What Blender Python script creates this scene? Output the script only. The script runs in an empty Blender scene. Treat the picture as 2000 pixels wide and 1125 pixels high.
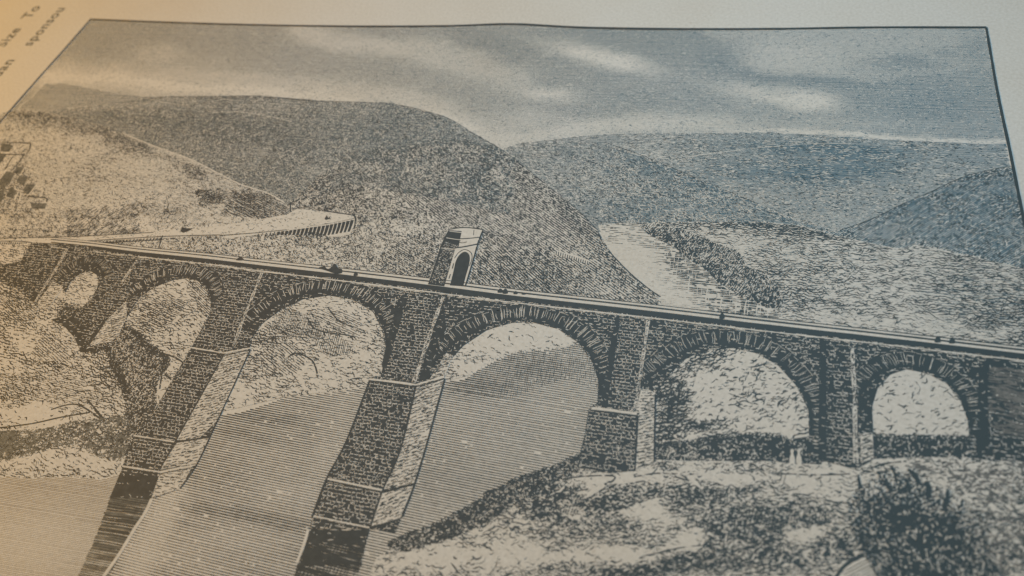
import bpy, math
import numpy as np
from mathutils import Matrix, Vector
from mathutils.geometry import tessellate_polygon

rng = np.random.default_rng(7)
scene = bpy.context.scene
col = scene.collection

# ------------------------------------------------------------------ camera
# world: metres, page lies on z = 0, x runs along the top rule of the picture, y up the page
RIGHT = np.array((.9640, -.0974, .2474)); UP = np.array((.2214, .8094, -.5441))
RIGHT /= np.linalg.norm(RIGHT); UP -= RIGHT * (UP @ RIGHT); UP /= np.linalg.norm(UP)
NRM = np.cross(RIGHT, UP)
F = 1450.0

def _ray(u, v):
    return np.stack([np.asarray(u, float) - 1000.0, 562.5 - np.asarray(v, float), np.full(np.shape(u), -F)], -1)

def _foot(u, v):                        # point on the page for camera height 1, relative to the camera's foot
    r = _ray(u, v)
    s = -1.0 / (r @ NRM)
    return np.stack([(r @ RIGHT) * s, (r @ UP) * s], -1)

_tl = _foot(176, 38); _tr = _foot(1926, 54)
HGT = 0.200 / np.linalg.norm(_tr - _tl)          # the picture is 200 mm wide
CAM = np.array((-_tl[0] * HGT, -_tl[1] * HGT, HGT))

cam_d = bpy.data.cameras.new('camera'); cam = bpy.data.objects.new('camera', cam_d); col.objects.link(cam)
m = Matrix((list(RIGHT) + [CAM[0]], list(UP) + [CAM[1]], list(NRM) + [CAM[2]], [0, 0, 0, 1]))
cam.matrix_world = m
cam_d.sensor_width = 36; cam_d.lens = 36 * F / 2000
cam_d.clip_start = .005; cam_d.clip_end = 20
ZC = HGT / (NRM[2])                               # distance to the page along the axis
cam_d.dof.use_dof = True
cam_d.dof.focus_distance = ZC / .965
cam_d.dof.aperture_fstop = cam_d.lens * .001 / (16.0 / F * ZC)
scene.camera = cam

# ------------------------------------------------------------------ light
world = bpy.data.worlds.new('World'); scene.world = world; world.use_nodes = True
world.node_tree.nodes['Background'].inputs[0].default_value = (.8, .8, .8, 1)
world.node_tree.nodes['Background'].inputs[1].default_value = .03

def lamp(name, loc, power, color, radius):
    d = bpy.data.lights.new(name, 'POINT'); d.energy = power; d.color = color; d.shadow_soft_size = radius
    o = bpy.data.objects.new(name, d); col.objects.link(o); o.location = loc
    return o
lamp('warm_desk_lamp', (-.318, -.148, .276), 9.1, (1.0, .53, .03), .05)
lamp('cool_overhead_lamp', (.160, -.01, .20), 1.55, (.46, .732, 1.01), .04)
vs = scene.view_settings
vs.view_transform = 'Standard'; vs.look = 'None'; vs.exposure = 0; vs.gamma = 1

# ------------------------------------------------------------------ page <-> survey co-ordinates
# The picture was measured on the photograph; P() carries those measurements to millimetres on the page.
_H = None
def P(pts):
    a = np.asarray(pts, float)
    return (_foot(a[..., 0], a[..., 1]) - _tl) * HGT * 1000.0
def Q(xy):                                        # millimetres on the page -> survey co-ordinates
    w = np.zeros(xy.shape[:-1] + (3,)); w[..., :2] = xy * .001 - CAM[:2]; w[..., 2] = -HGT
    c = np.stack([w @ RIGHT_W, w @ UP_W, w @ BACK_W], -1)
    return np.stack([1000 + F * c[..., 0] / -c[..., 2], 562.5 - F * c[..., 1] / -c[..., 2]], -1)
RIGHT_W = np.array((RIGHT[0], UP[0], NRM[0])); UP_W = np.array((RIGHT[1], UP[1], NRM[1])); BACK_W = np.array((RIGHT[2], UP[2], NRM[2]))
def dirpx(a, b):
    d = P(b) - P(a); return math.degrees(math.atan2(d[1], d[0]))

# ------------------------------------------------------------------ numpy helpers
_tab = rng.random((256, 256))
def vnoise(x, y):
    xi = np.floor(x).astype(int); yi = np.floor(y).astype(int); fx = x - xi; fy = y - yi
    fx = fx * fx * (3 - 2 * fx); fy = fy * fy * (3 - 2 * fy)
    a = _tab[xi & 255, yi & 255]; b = _tab[(xi + 1) & 255, yi & 255]; c = _tab[xi & 255, (yi + 1) & 255]; d = _tab[(xi + 1) & 255, (yi + 1) & 255]
    return (a * (1 - fx) + b * fx) * (1 - fy) + (c * (1 - fx) + d * fx) * fy
def fbm(x, y, o=3):
    s = 0; a = .5; t = 0
    for i in range(o):
        s = s + a * vnoise(x * 2 ** i + 17.3 * i, y * 2 ** i + 9.1 * i); t += a; a *= .55
    return s / t * 2 - 1                          # about -1..1
def inside(poly, p):
    x = p[..., 0]; y = p[..., 1]; r = np.zeros(x.shape, bool); n = len(poly)
    for i in range(n):
        x0, y0 = poly[i]; x1, y1 = poly[(i + 1) % n]
        if y0 == y1: continue
        c = ((y0 > y) != (y1 > y)) & (x < (x1 - x0) * (y - y0) / (y1 - y0) + x0)
        r ^= c
    return r
def seg_dist(p, line):
    d = np.full(p.shape[:-1], 1e9); line = np.asarray(line, float)
    for a, b in zip(line[:-1], line[1:]):
        ab = b - a; t = np.clip(((p - a) @ ab) / (ab @ ab + 1e-9), 0, 1)
        d = np.minimum(d, np.linalg.norm(p - a - t[..., None] * ab, axis=-1))
    return d
def smooth(pts, n=4, closed=False):               # Catmull-Rom through the points
    p = np.asarray(pts, float); out = []
    N = len(p)
    for i in range(N if closed else N - 1):
        if closed: p0, p1, p2, p3 = p[i - 1], p[i], p[(i + 1) % N], p[(i + 2) % N]
        else: p0, p1, p2, p3 = p[max(i - 1, 0)], p[i], p[i + 1], p[min(i + 2, N - 1)]
        for k in range(n):
            t = k / n
            out.append(.5 * (2 * p1 + (p2 - p0) * t + (2 * p0 - 5 * p1 + 4 * p2 - p3) * t * t + (3 * p1 - p0 - 3 * p2 + p3) * t ** 3))
    if not closed: out.append(p[-1])
    return np.array(out)

class Tone:
    """ink coverage over the picture: a base value and areas where it goes over to another value"""
    def __init__(s, base, feats=(), amp=.25, sc=(.12, .12), warp=11.0, ex=3.0):
        s.warp = warp; s.ex = ex; s.base = base; s.f = feats; s.amp = amp; s.sc = sc
    def __call__(s, mm):
        q = Q(mm); t = np.full(q.shape[:-1], float(s.base))
        if s.warp and s.f:               # ragged edges
            wx = fbm(mm[..., 0] * .22 + 3, mm[..., 1] * .3, 4); wy = fbm(mm[..., 0] * .22 + 40, mm[..., 1] * .3 + 11, 4)
            q = q + np.stack([wx * s.warp * 1.5, wy * s.warp], -1)
        for f in s.f:
            k = f[0]
            if k == 'b':
                _, x, y, rx, ry, a, v = f; a = math.radians(a)
                dx = q[..., 0] - x; dy = q[..., 1] - y
                u = (dx * math.cos(a) + dy * math.sin(a)) / rx; w = (-dx * math.sin(a) + dy * math.cos(a)) / ry
                g = np.exp(-(u * u + w * w) ** (s.ex / 2))
            elif k == 'l':
                _, ln, wd, v = f; g = np.exp(-(seg_dist(q, ln) / wd) ** s.ex)
            else:
                _, pl, v = f; g = inside(pl, q).astype(float)
            t = t * (1 - g) + v * g
        if s.amp:
            t = t * (1 + s.amp * fbm(mm[..., 0] * s.sc[0], mm[..., 1] * s.sc[1], 4) * 1.6)
        return np.clip(t, 0, .97)

# ------------------------------------------------------------------ materials
def new_mat(name):
    mt = bpy.data.materials.new(name); mt.use_nodes = True; nt = mt.node_tree
    b = nt.nodes['Principled BSDF']; return mt, nt, b
def noise(nt, scale, detail=4, vec=None, rough=.6):
    n = nt.nodes.new('ShaderNodeTexNoise'); n.inputs['Scale'].default_value = scale; n.inputs['Detail'].default_value = detail
    n.inputs['Roughness'].default_value = rough
    if vec: nt.links.new(vec, n.inputs['Vector'])
    return n
def ramp(nt, src, stops):
    r = nt.nodes.new('ShaderNodeValToRGB'); e = r.color_ramp.elements
    e[0].position, e[0].color = stops[0][0], (*stops[0][1], 1); e[1].position, e[1].color = stops[-1][0], (*stops[-1][1], 1)
    for p, c in stops[1:-1]:
        k = e.new(p); k.color = (*c, 1)
    nt.links.new(src, r.inputs['Fac']); return r
def mixc(nt, fac, a, b, mode='MIX'):
    mx = nt.nodes.new('ShaderNodeMix'); mx.data_type = 'RGBA'; mx.blend_type = mode
    for s, v in ((0, fac), (6, a), (7, b)):
        if hasattr(v, 'links'): nt.links.new(v, mx.inputs[s])
        else: mx.inputs[s].default_value = v if s == 0 else (*v, 1)
    return mx.outputs[2]
def paper_mat(name, tint=(1, 1, 1)):
    mt, nt, b = new_mat(name)
    pos = nt.nodes.new('ShaderNodeNewGeometry').outputs['Position']
    big = ramp(nt, noise(nt, 22, 3, pos).outputs['Fac'], [(.3, (.60, .535, .435)), (.5, (.625, .57, .475)), (.7, (.635, .585, .50))])
    fine = ramp(nt, noise(nt, 1900, 3, pos).outputs['Fac'], [(.3, (.86, .85, .83)), (.65, (1.0, 1.0, 1.0))])
    c = mixc(nt, 1.0, big.outputs[0], fine.outputs[0], 'MULTIPLY')
    sp = ramp(nt, noise(nt, 420, 2, pos).outputs['Fac'], [(.70, (0, 0, 0)), (.78, (.35, .35, .35))])
    c = mixc(nt, sp.outputs[0], c, (.40, .31, .22))
    c = mixc(nt, 1.0, c, tint, 'MULTIPLY')
    nt.links.new(c, b.inputs['Base Color'])
    b.inputs['Roughness'].default_value = .85; b.inputs['Specular IOR Level'].default_value = .25
    bp = nt.nodes.new('ShaderNodeBump'); bp.inputs['Strength'].default_value = .25; bp.inputs['Distance'].default_value = .0001
    nt.links.new(noise(nt, 1500, 4, pos).outputs['Fac'], bp.inputs['Height']); nt.links.new(bp.outputs[0], b.inputs['Normal'])
    return mt
def ink_mat(name, dark, pale, lo=.42, hi=.75, far=None):
    mt, nt, b = new_mat(name)
    pos = nt.nodes.new('ShaderNodeNewGeometry').outputs['Position']
    r = ramp(nt, noise(nt, 900, 4, pos, .7).outputs['Fac'], [(lo, dark), (hi, pale)])
    c = r.outputs[0]
    if far:                              # cool light of the right side put into the ink: bluer rightwards
        sx = nt.nodes.new('ShaderNodeSeparateXYZ'); nt.links.new(pos, sx.inputs[0])
        mr = nt.nodes.new('ShaderNodeMapRange'); mr.inputs[1].default_value = .07; mr.inputs[2].default_value = .18; nt.links.new(sx.outputs[0], mr.inputs[0])
        c = mixc(nt, mr.outputs[0], c, far)
    nt.links.new(c, b.inputs['Base Color'])
    b.inputs['Roughness'].default_value = .7; b.inputs['Specular IOR Level'].default_value = .35
    return mt
PAPER = paper_mat('aged_paper')
INK = ink_mat('printing_ink', (.056, .056, .053), (.086, .086, .080), far=(.046, .063, .062))
PALE = ink_mat('thin_ink', (.125, .135, .125), (.16, .17, .16), .35, .7, (.085, .15, .170))
DARKR = ink_mat('grey_ink', (.10, .10, .09), (.20, .19, .16), .35, .65)
GREYI = ink_mat('worn_ink', (.15, .14, .12), (.30, .27, .22), .35, .65)
FADE = ink_mat('smudged_ink', (.17, .14, .105), (.30, .25, .18), .35, .7)

# ------------------------------------------------------------------ prints: flat meshes laid on the page
LAYER = 3e-6
GC = .68
GRAIN = .52                                       # fineness of the engraver's line
class Print:
    """collects flat polygons (millimetres on the page) for ONE mesh object"""
    def __init__(s, layer): s.z = layer * LAYER; s.V = []; s.Fc = []; s.M = []; s.n = 0; s.mats = []
    def slot(s, mt):
        if mt not in s.mats: s.mats.append(mt)
        return s.mats.index(mt)
    def _add(s, v2, z, faces, mt):
        v = np.empty((len(v2), 3)); v[:, :2] = v2; v[:, 2] = z
        s.V.append(v); s.Fc.append(np.asarray(faces, int) + s.n); s.M.append(np.full(len(faces), s.slot(mt))); s.n += len(v2)
    def patch(s, mm, mt, dz=0.0):
        mm = np.asarray(mm, float)
        t = tessellate_polygon([[Vector((x, y, 0)) for x, y in mm]])
        f = np.array([(a, b, c, c) for a, b, c in t])
        # upward-facing
        a, b, c = mm[f[:, 0]], mm[f[:, 1]], mm[f[:, 2]]
        fl = ((b - a)[:, 0] * (c - a)[:, 1] - (b - a)[:, 1] * (c - a)[:, 0]) < 0
        f[fl] = f[fl][:, [0, 2, 1, 1]]
        s._add(mm, s.z + dz, f, mt)
    def ribbons(s, pts, w, mt, dz=.3, keep=None):
        """pts (n,k,2) centre lines, w (n,k) widths; quads between neighbours"""
        d = np.gradient(pts, axis=1); L = np.linalg.norm(d, axis=-1, keepdims=True) + 1e-9; d /= L
        nr = np.stack([-d[..., 1], d[..., 0]], -1)
        a = pts + nr * w[..., None] / 2; b = pts - nr * w[..., None] / 2
        n, k = w.shape
        v = np.concatenate([a.reshape(-1, 2), b.reshape(-1, 2)])
        z = s.z + LAYER * (dz + .5 * rng.random((n, 1)) + np.zeros((1, k))).reshape(-1); z = np.concatenate([z, z])
        i = (np.arange(n)[:, None] * k + np.arange(k - 1)[None]).reshape(-1)
        f = np.stack([i, i + n * k, i + 1 + n * k, i + 1], -1)
        g = (w[:, :-1] > 1e-4) | (w[:, 1:] > 1e-4)
        if keep is not None: g &= keep[:, :-1] & keep[:, 1:]
        f = f[g.reshape(-1)]
        if not len(f): return
        u, inv = np.unique(f, return_inverse=True)
        s._add(v[u], z[u], inv.reshape(f.shape), mt)
    def line(s, px, w, mt=None, dz=.8, wob=.15, n=6, raw=False):
        """one hand-drawn line through survey points; w in mm (scalar or per end)"""
        p = smooth(P(px), n) if not raw else P(px)
        w = np.interp(np.linspace(0, 1, len(p)), np.linspace(0, 1, np.size(w)), np.atleast_1d(w))
        w = w * (1 + wob * fbm(p[:, 0] * 1.3 + 5, p[:, 1] * 1.3, 2))
        s.ribbons(p[None], w[None], mt or INK, dz)
    def hatch(s, poly, tone, ang, sp, seg=.7, wob=.12, wsc=.18, brk=.0, mt=None, dz=.3, clip=True, fine=.35, jit=.12):
        """parallel lines whose thickness follows the tone"""
        mt = mt or INK; pm = np.asarray(poly); sp = sp * GRAIN; seg = seg * GRAIN
        a = math.radians(ang); ca, sa = math.cos(a), math.sin(a)
        u = pm[:, 0] * ca + pm[:, 1] * sa; v = -pm[:, 0] * sa + pm[:, 1] * ca
        U = np.arange(u.min() - seg, u.max() + seg, seg); V = np.arange(v.min(), v.max(), sp)
        if len(V) == 0: return
        uu = U[None] + seg * rng.random((len(V), 1)); vv = V[:, None] + 0 * uu
        vv = vv + wob * 2 * fbm(uu * wsc, vv * wsc + 31, 3) * sp * 3 + jit * sp * rng.standard_normal((len(V), 1))
        pts = np.stack([uu * ca - vv * sa, uu * sa + vv * ca], -1)
        t = tone(pts)
        nz = fbm(uu * 1.1 / GRAIN, vv * 6.1 / GRAIN + 3, 2)
        w = sp * np.clip(t * (1 + fine * nz), 0, .96)
        if brk: w = np.where(vnoise(uu * .8 / GRAIN, vv * 9.7 / GRAIN) < brk * (1.15 - t), 0, w)
        w[w < .02] = 0
        keep = inside(pm, pts) if clip else None
        s.ribbons(pts, w, mt, dz, keep)
    def flecks(s, poly, tone, ln, wd, ang=0, var=25, curl=40, mt=None, dz=.55, k=5, tmax=.9, clump=0, angf=None, csc=.35):
        """short free strokes, as many as the tone asks for"""
        mt = mt or INK; pm = np.asarray(poly); ln = ln * GRAIN; wd = wd * GRAIN
        lo, hi = pm.min(0), pm.max(0); A = (hi - lo).prod()
        N = int(A * -math.log(1 - tmax) / (ln * wd * .68))
        p = lo + rng.random((N, 2)) * (hi - lo)
        p = p[inside(pm, p)]
        t = np.clip(tone(p), 0, tmax)
        if clump: t = np.clip(t * (1 + clump * 1.5 * fbm(p[:, 0] * csc, p[:, 1] * csc * 1.3, 3)), 0, tmax)
        p = p[rng.random(len(p)) < np.log(1 - t) / math.log(1 - tmax)]
        if not len(p): return
        n = len(p)
        a0 = (angf(p) if angf else ang) + var * rng.standard_normal(n)
        L = ln * np.exp(.45 * rng.standard_normal(n)); W = wd * np.exp(.3 * rng.standard_normal(n))
        cv = np.cumsum(curl * rng.standard_normal((n, k)), 1)
        an = np.radians(a0[:, None] + cv - cv.mean(1, keepdims=True))
        st = np.stack([np.cos(an), np.sin(an)], -1) * (L / (k - 1))[:, None, None]
        pts = np.cumsum(st, 1); pts += (p - pts.mean(1))[:, None]
        pr = np.interp(np.linspace(0, 1, k), [0, .25, .7, 1], [.35, 1, .9, .15])
        s.ribbons(pts, W[:, None] * pr[None], mt, dz, inside(pm, pts))
    def scrawl(s, poly, tone, ang, sp, seg=.45, wob=.5, wsc=.45, mt=None, dz=.5, duty=1.0, wmax=.62):
        """rows of broken, wandering lines: the tone sets both how long the dashes are and how thick"""
        mt = mt or INK; pm = np.asarray(poly); sp = sp * GRAIN; seg = seg * GRAIN
        a = math.radians(ang); ca, sa = math.cos(a), math.sin(a)
        u = pm[:, 0] * ca + pm[:, 1] * sa; v = -pm[:, 0] * sa + pm[:, 1] * ca
        U = np.arange(u.min() - seg, u.max() + seg, seg); V = np.arange(v.min() - 2, v.max() + 2, sp)
        uu = U[None] + seg * rng.random((len(V), 1)); vv = V[:, None] + 0 * uu
        o = rng.random() * 90
        vv = vv + wob * 4.5 * sp * fbm(uu * wsc + o, vv * wsc * .8 + 31, 4) + .22 * sp * rng.standard_normal(uu.shape)
        pts = np.stack([uu * ca - vv * sa, uu * sa + vv * ca], -1)
        t = np.clip(tone(pts), 0, .95)
        nz = vnoise(uu * .75 / GRAIN + o, V[:, None] / sp * 1.7 + 0 * uu) * .6 + vnoise(uu * 2.1 / GRAIN, V[:, None] / sp * 2.3 + o + 0 * uu) * .4
        on = np.clip((nz - (1 - np.clip(t * 1.25 * duty + .12, 0, 1.1))) * 5, 0, 1)
        w = sp * np.clip(.16 + .62 * t, 0, wmax) * on * (.8 + .4 * rng.random(uu.shape))
        w[(w < .02) | (t < .02)] = 0
        s.ribbons(pts, w, mt, dz, inside(pm, pts))
    def courses(s, poly, ang, ch, sl, mt, w=.14, on=.6, von=.45, dz=.6, wob=.10, tone=None):
        """masonry joints: broken lines along the courses and short ticks between them"""
        pm = np.asarray(poly); ch = ch * GC; sl = sl * GC; w = w * GC; wob = wob * GC
        a = math.radians(ang); ca, sa = math.cos(a), math.sin(a)
        u = pm[:, 0] * ca + pm[:, 1] * sa; v = -pm[:, 0] * sa + pm[:, 1] * ca
        H = []; W = []
        for r in np.arange(v.min(), v.max(), ch):
            x = u.min() - rng.random() * sl
            while x < u.max():
                L = sl * (.7 + .6 * rng.random())
                if rng.random() < on:
                    k = np.linspace(0, 1, 5); xx = x + L * (.04 + .84 * k)
                    yy = r + .5 * wob * rng.standard_normal() + wob * .5 * np.cumsum(rng.standard_normal(5))
                    H.append(np.stack([xx, yy], -1)); W.append(w * (.6 + .9 * rng.random()) * np.array([.4, 1, .8, 1, .35]))
                if rng.random() < von:
                    k = np.linspace(.08, .85, 5); H.append(np.stack([x + wob * rng.standard_normal(5) * .6, r + ch * k], -1))
                    W.append(w * (.5 + .7 * rng.random()) * np.array([.6, 1, 1, .8, .4]))
                x += L
        if not H: return
        H = np.array(H); W = np.array(W); pts = np.stack([H[..., 0] * ca - H[..., 1] * sa, H[..., 0] * sa + H[..., 1] * ca], -1)
        if tone is not None:
            g = rng.random(len(pts)) < tone(pts[:, 2]); pts = pts[g]; W = W[g]
        s.ribbons(pts, W, mt, dz, inside(pm, pts))
    def build(s, name, parent, label=None):
        me = bpy.data.meshes.new(name)
        if s.n:
            V = np.concatenate(s.V); V[:, :2] *= .001; Fq = np.concatenate(s.Fc); Mi = np.concatenate(s.M)
            tri = Fq[:, 2] == Fq[:, 3]
            cnt = np.where(tri, 3, 4); st = np.concatenate([[0], np.cumsum(cnt)[:-1]])
            flat = Fq.reshape(-1)[~np.stack([0 * tri, 0 * tri, 0 * tri, tri], -1).astype(bool).reshape(-1)]
            me.vertices.add(len(V)); me.vertices.foreach_set('co', V.astype('f').reshape(-1))
            me.loops.add(len(flat)); me.loops.foreach_set('vertex_index', flat.astype('i'))
            me.polygons.add(len(Fq)); me.polygons.foreach_set('loop_start', st.astype('i')); me.polygons.foreach_set('material_index', Mi.astype('i'))
            for mt in s.mats: me.materials.append(mt)
            me.update(calc_edges=True)
        o = bpy.data.objects.new(name, me); col.objects.link(o); o.parent = parent
        if label: o['label'] = label
        return o

# ------------------------------------------------------------------ table and page
def slab(name, x0, x1, y0, y1, z0, z1, mt, parent=None, nx=1, ny=1):
    import bmesh
    bm = bmesh.new(); bmesh.ops.create_cube(bm, size=1)
    for v in bm.verts: v.co = Vector(((x0 + x1) / 2 + v.co.x * (x1 - x0), (y0 + y1) / 2 + v.co.y * (y1 - y0), (z0 + z1) / 2 + v.co.z * (z1 - z0)))
    me = bpy.data.meshes.new(name); bm.to_mesh(me); bm.free(); me.materials.append(mt)
    o = bpy.data.objects.new(name, me); col.objects.link(o); o.parent = parent; return o
wood, nt, b = new_mat('table_wood')
pos = nt.nodes.new('ShaderNodeNewGeometry').outputs['Position']
mp = nt.nodes.new('ShaderNodeMapping'); mp.inputs['Scale'].default_value = (3, 40, 3); nt.links.new(pos, mp.inputs[0])
nt.links.new(ramp(nt, noise(nt, 4, 6, mp.outputs[0]).outputs['Fac'], [(.3, (.10, .055, .03)), (.7, (.22, .13, .07))]).outputs[0], b.inputs['Base Color'])
b.inputs['Roughness'].default_value = .5
tb = slab('table_top', -.8, 1.0, -.9, .6, -.030, -.0003, wood); tb['kind'] = 'structure'

page = bpy.data.objects.new('printed_page', None); col.objects.link(page); page.empty_display_size = .02
page['label'] = 'aged paper page with a black ink engraving of an arched stone bridge over a river'
page['category'] = 'page'
slab('paper_sheet', -.075, .235, -.215, .075, -.00025, 0, PAPER, page)

# ------------------------------------------------------------------ outlines measured on the photograph
FR_L = [(177, 38), (120, 103), (62, 168), (0, 239), (-60, 308), (-120, 377)]
FR_T = [(176, 38), (300, 43), (420, 47), (500, 49), (600, 51), (740, 52), (880, 51), (1000, 47.5), (1130, 54), (1300, 57), (1500, 57), (1700, 54), (1926, 54)]
FR_R = [(1926, 54), (1935, 107), (1945, 165), (1957, 225), (1970, 285), (1982, 345), (1997, 420), (2012, 490), (2030, 570)]
def ext(p): return P(np.array(p, float))

# ---- frame rule
pr = Print(34)
pr.line(FR_L, [.32, .34, .36, .4], n=5); pr.line(FR_R, [.42, .46, .46], n=5); pr.line(FR_T, [.46, .52, .60, .52], n=5)
pr.build('frame_rule', page)

# ---- words beside the picture, set at right angles to it
def word(text, px, size, sx=1.0):
    c = bpy.data.curves.new('printed_word', 'FONT'); c.body = text; c.size = size * .001; c.offset = .00008
    c.space_character = 1.12
    o = bpy.data.objects.new('tmp', c); col.objects.link(o); bpy.context.view_layer.update()
    me = bpy.data.meshes.new_from_object(o.evaluated_get(bpy.context.evaluated_depsgraph_get()))
    bpy.data.objects.remove(o); me.name = 'printed_word'
    me.transform(Matrix.Diagonal((sx, 1, 1, 1)))
    x, y = P(px) * .001
    me.transform(Matrix.Translation((x, y, 2 * LAYER)) @ Matrix.Rotation(math.pi / 2, 4, 'Z'))
    me.materials.clear(); me.materials.append(DARKR)
    w = bpy.data.objects.new('printed_word', me); col.objects.link(w); w.parent = page
word('Size', (8, 92), 4.3); word('To', (58, 36), 4.3)
word('sponsou', (60, 90), 4.2); word('ldan', (-8, 158), 4.3)

# ---- sky
SKY = np.concatenate([ext(FR_T), ext([(1970, 285), (1000, 330), (60, 300), (0, 240)])])
t_sky = Tone(.50, [
    ('b', 250, 80, 150, 40, 0, .54), ('b', 315, 108, 60, 20, 5, .24), ('b', 430, 128, 130, 26, 5, .40), ('b', 640, 140, 180, 34, 8, .50), ('b', 850, 165, 130, 26, 12, .48),
    ('l', [(40, 150), (150, 150), (240, 154), (330, 168), (450, 178), (560, 182), (700, 194), (800, 204), (900, 245), (970, 275)], 30, .12),
    ('l', [(350, 146), (480, 156), (600, 166)], 11, .26), ('b', 760, 188, 120, 14, 8, .20),
    ('l', [(575, 52), (650, 80), (760, 92), (860, 102), (940, 130), (1020, 160)], 22, .20), ('l', [(820, 105), (900, 120), (980, 150)], 22, .24),
    ('b', 720, 62, 70, 9, 3, .54), ('b', 950, 80, 90, 22, 15, .58), ('b', 1250, 90, 240, 60, 0, .58), ('b', 1200, 190, 200, 40, 0, .54),
    ('b', 1165, 110, 105, 17, 13, .08), ('b', 1215, 122, 60, 14, 14, .12), ('b', 1068, 185, 60, 15, 3, .12),
    ('l', [(960, 274), (1080, 262), (1200, 246), (1350, 242), (1480, 252)], 20, .16), ('b', 1030, 235, 70, 26, 0, .30),
    ('p', [(1362, 56), (1400, 75), (1422, 105), (1445, 132), (1490, 148), (1640, 150), (1690, 165), (1780, 150), (1935, 130), (1930, 56)], .36),
    ('b', 1560, 112, 120, 30, 0, .24), ('b', 1400, 115, 44, 46, 40, .60),
    ('l', [(1440, 142), (1520, 158), (1640, 164), (1700, 178)], 14, .60),
    ('b', 1585, 197, 90, 20, 5, .04), ('b', 1500, 188, 100, 15, 9, .14),
    ('b', 1770, 122, 80, 16, 0, .56), ('b', 1850, 104, 34, 9, 10, .50), ('b', 1740, 85, 110, 16, 0, .34),
    ('b', 1830, 205, 130, 52, 0, .62), ('b', 1700, 195, 60, 28, 0, .56), ('b', 1905, 95, 26, 40, 0, .52),
    ('l', [(1480, 255), (1600, 258), (1700, 268), (1800, 273), (1965, 279)], 6, .06),
    ('b', 1600, 244, 200, 10, 0, .40)], .05, (.03, .09), 10, 2.2)
pr = Print(1); pr.patch(SKY, PAPER)
pr.hatch(SKY, lambda mm: np.clip(-.09 + 1.26 * t_sky(mm), 0, 1), 0, .45, 1.0, wob=.03, mt=PALE, fine=.16, jit=.05)
pr.flecks(SKY, Tone(.05), .8, .13, 0, 25, 25, PALE, k=4, tmax=.25, clump=.6)
pr.flecks(SKY, Tone(.03), .8, .13, 0, 25, 25, PAPER, dz=1.1, k=4, tmax=.2, clump=.6)
pr.hatch(SKY, Tone(.05, [('b', 1250, 275, 500, 30, 0, .25), ], .4), 90, .7, .9, wob=.04, mt=PAPER, fine=.5, dz=1.0, brk=.6)
pr.build('printed_sky', page, 'cloudy sky in fine horizontal lines')

# ---- distant hills on the right
D1 = ext([(960, 300), (1010, 280), (1050, 275), (1130, 266), (1180, 262), (1300, 260), (1420, 260), (1500, 258), (1600, 264), (1700, 271), (1800, 276), (1967, 284), (1990, 380), (1990, 420), (1640, 460), (1300, 450), (1100, 420)])
t_d = Tone(.56, [('l', [(1225, 283), (1330, 319), (1400, 350), (1490, 388)], 13, .40), ('b', 1290, 285, 130, 22, 0, .46), ('b', 1640, 296, 270, 16, 2, .82), ('b', 1560, 335, 230, 30, 0, .76), ('b', 1680, 378, 90, 14, 0, .44),
                 ('b', 1850, 310, 130, 22, 0, .62), ('b', 1800, 370, 120, 40, -20, .50), ('b', 1580, 425, 120, 18, 0, .42), ('b', 1420, 350, 120, 30, 0, .62)], .14, (.05, .2))
pr = Print(2); pr.patch(D1, PAPER)
pr.hatch(D1, lambda mm: t_d(mm) * 1.08, 0, .42, 1.1, wob=.05, mt=PALE, fine=.14, jit=.04)
pr.flecks(D1, Tone(.15, [], .4), .8, .15, 0, 18, 25, INK, k=4, tmax=.3, clump=.6)
pr.flecks(D1, Tone(.09), .9, .17, 0, 15, 20, PAPER, dz=1.1, k=4, tmax=.3, clump=.9)
pr.line([(1310, 316), (1360, 304), (1420, 296), (1500, 287), (1600, 280), (1700, 282)], .10, PAPER, 1.3, .8)
pr.build('printed_hill', page, 'low distant hill beyond the river')

E1 = ext([(960, 300), (1000, 288), (1050, 280), (1130, 275), (1180, 278), (1210, 291), (1260, 306), (1310, 326), (1370, 352), (1430, 376), (1480, 398), (1560, 432), (1640, 452), (1400, 462), (1240, 455), (1150, 452), (1000, 400)])
t_e = Tone(.70, [('l', [(1180, 280), (1310, 330), (1430, 382)], 16, .84), ('b', 1120, 340, 120, 40, 20, .60), ('b', 1200, 360, 70, 16, 15, .48), ('b', 1300, 410, 150, 25, 10, .66)], .2)
pr = Print(3); pr.patch(E1, PAPER)
pr.hatch(E1, t_e, dirpx((1150, 400), (1500, 430)), .46, .9, wob=.1, mt=PALE, fine=.3, jit=.05)
pr.flecks(E1, Tone(.22, [('b', 1150, 310, 140, 40, 20, .26)], .3), .85, .17, -25, 35, 40, INK, tmax=.5, clump=.5)
pr.flecks(E1, Tone(.13), .8, .17, -20, 30, 30, PAPER, dz=1.1, tmax=.3, clump=.9)
pr.line([(1180, 278), (1260, 306), (1370, 352), (1480, 398)], .12, INK, wob=.7)
pr.build('printed_hill', page, 'wooded hill sloping down behind the river bend')

A1 = ext([(40, 205), (60, 192), (85, 164), (130, 163), (175, 172), (225, 182), (262, 187), (320, 191), (420, 193), (560, 200), (560, 300), (300, 300), (0, 260)])
pr = Print(4); pr.patch(A1, PAPER)
pr.hatch(A1, Tone(.56, [('b', 180, 185, 120, 16, 5, .58)], .1), 0, .42, 1.2, wob=.08, mt=PALE, fine=.25)
pr.flecks(A1, Tone(.06), .9, .2, -10, 30, 30, PALE, tmax=.4)
pr.build('printed_hill', page, 'pale far hill at the left edge')

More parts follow.
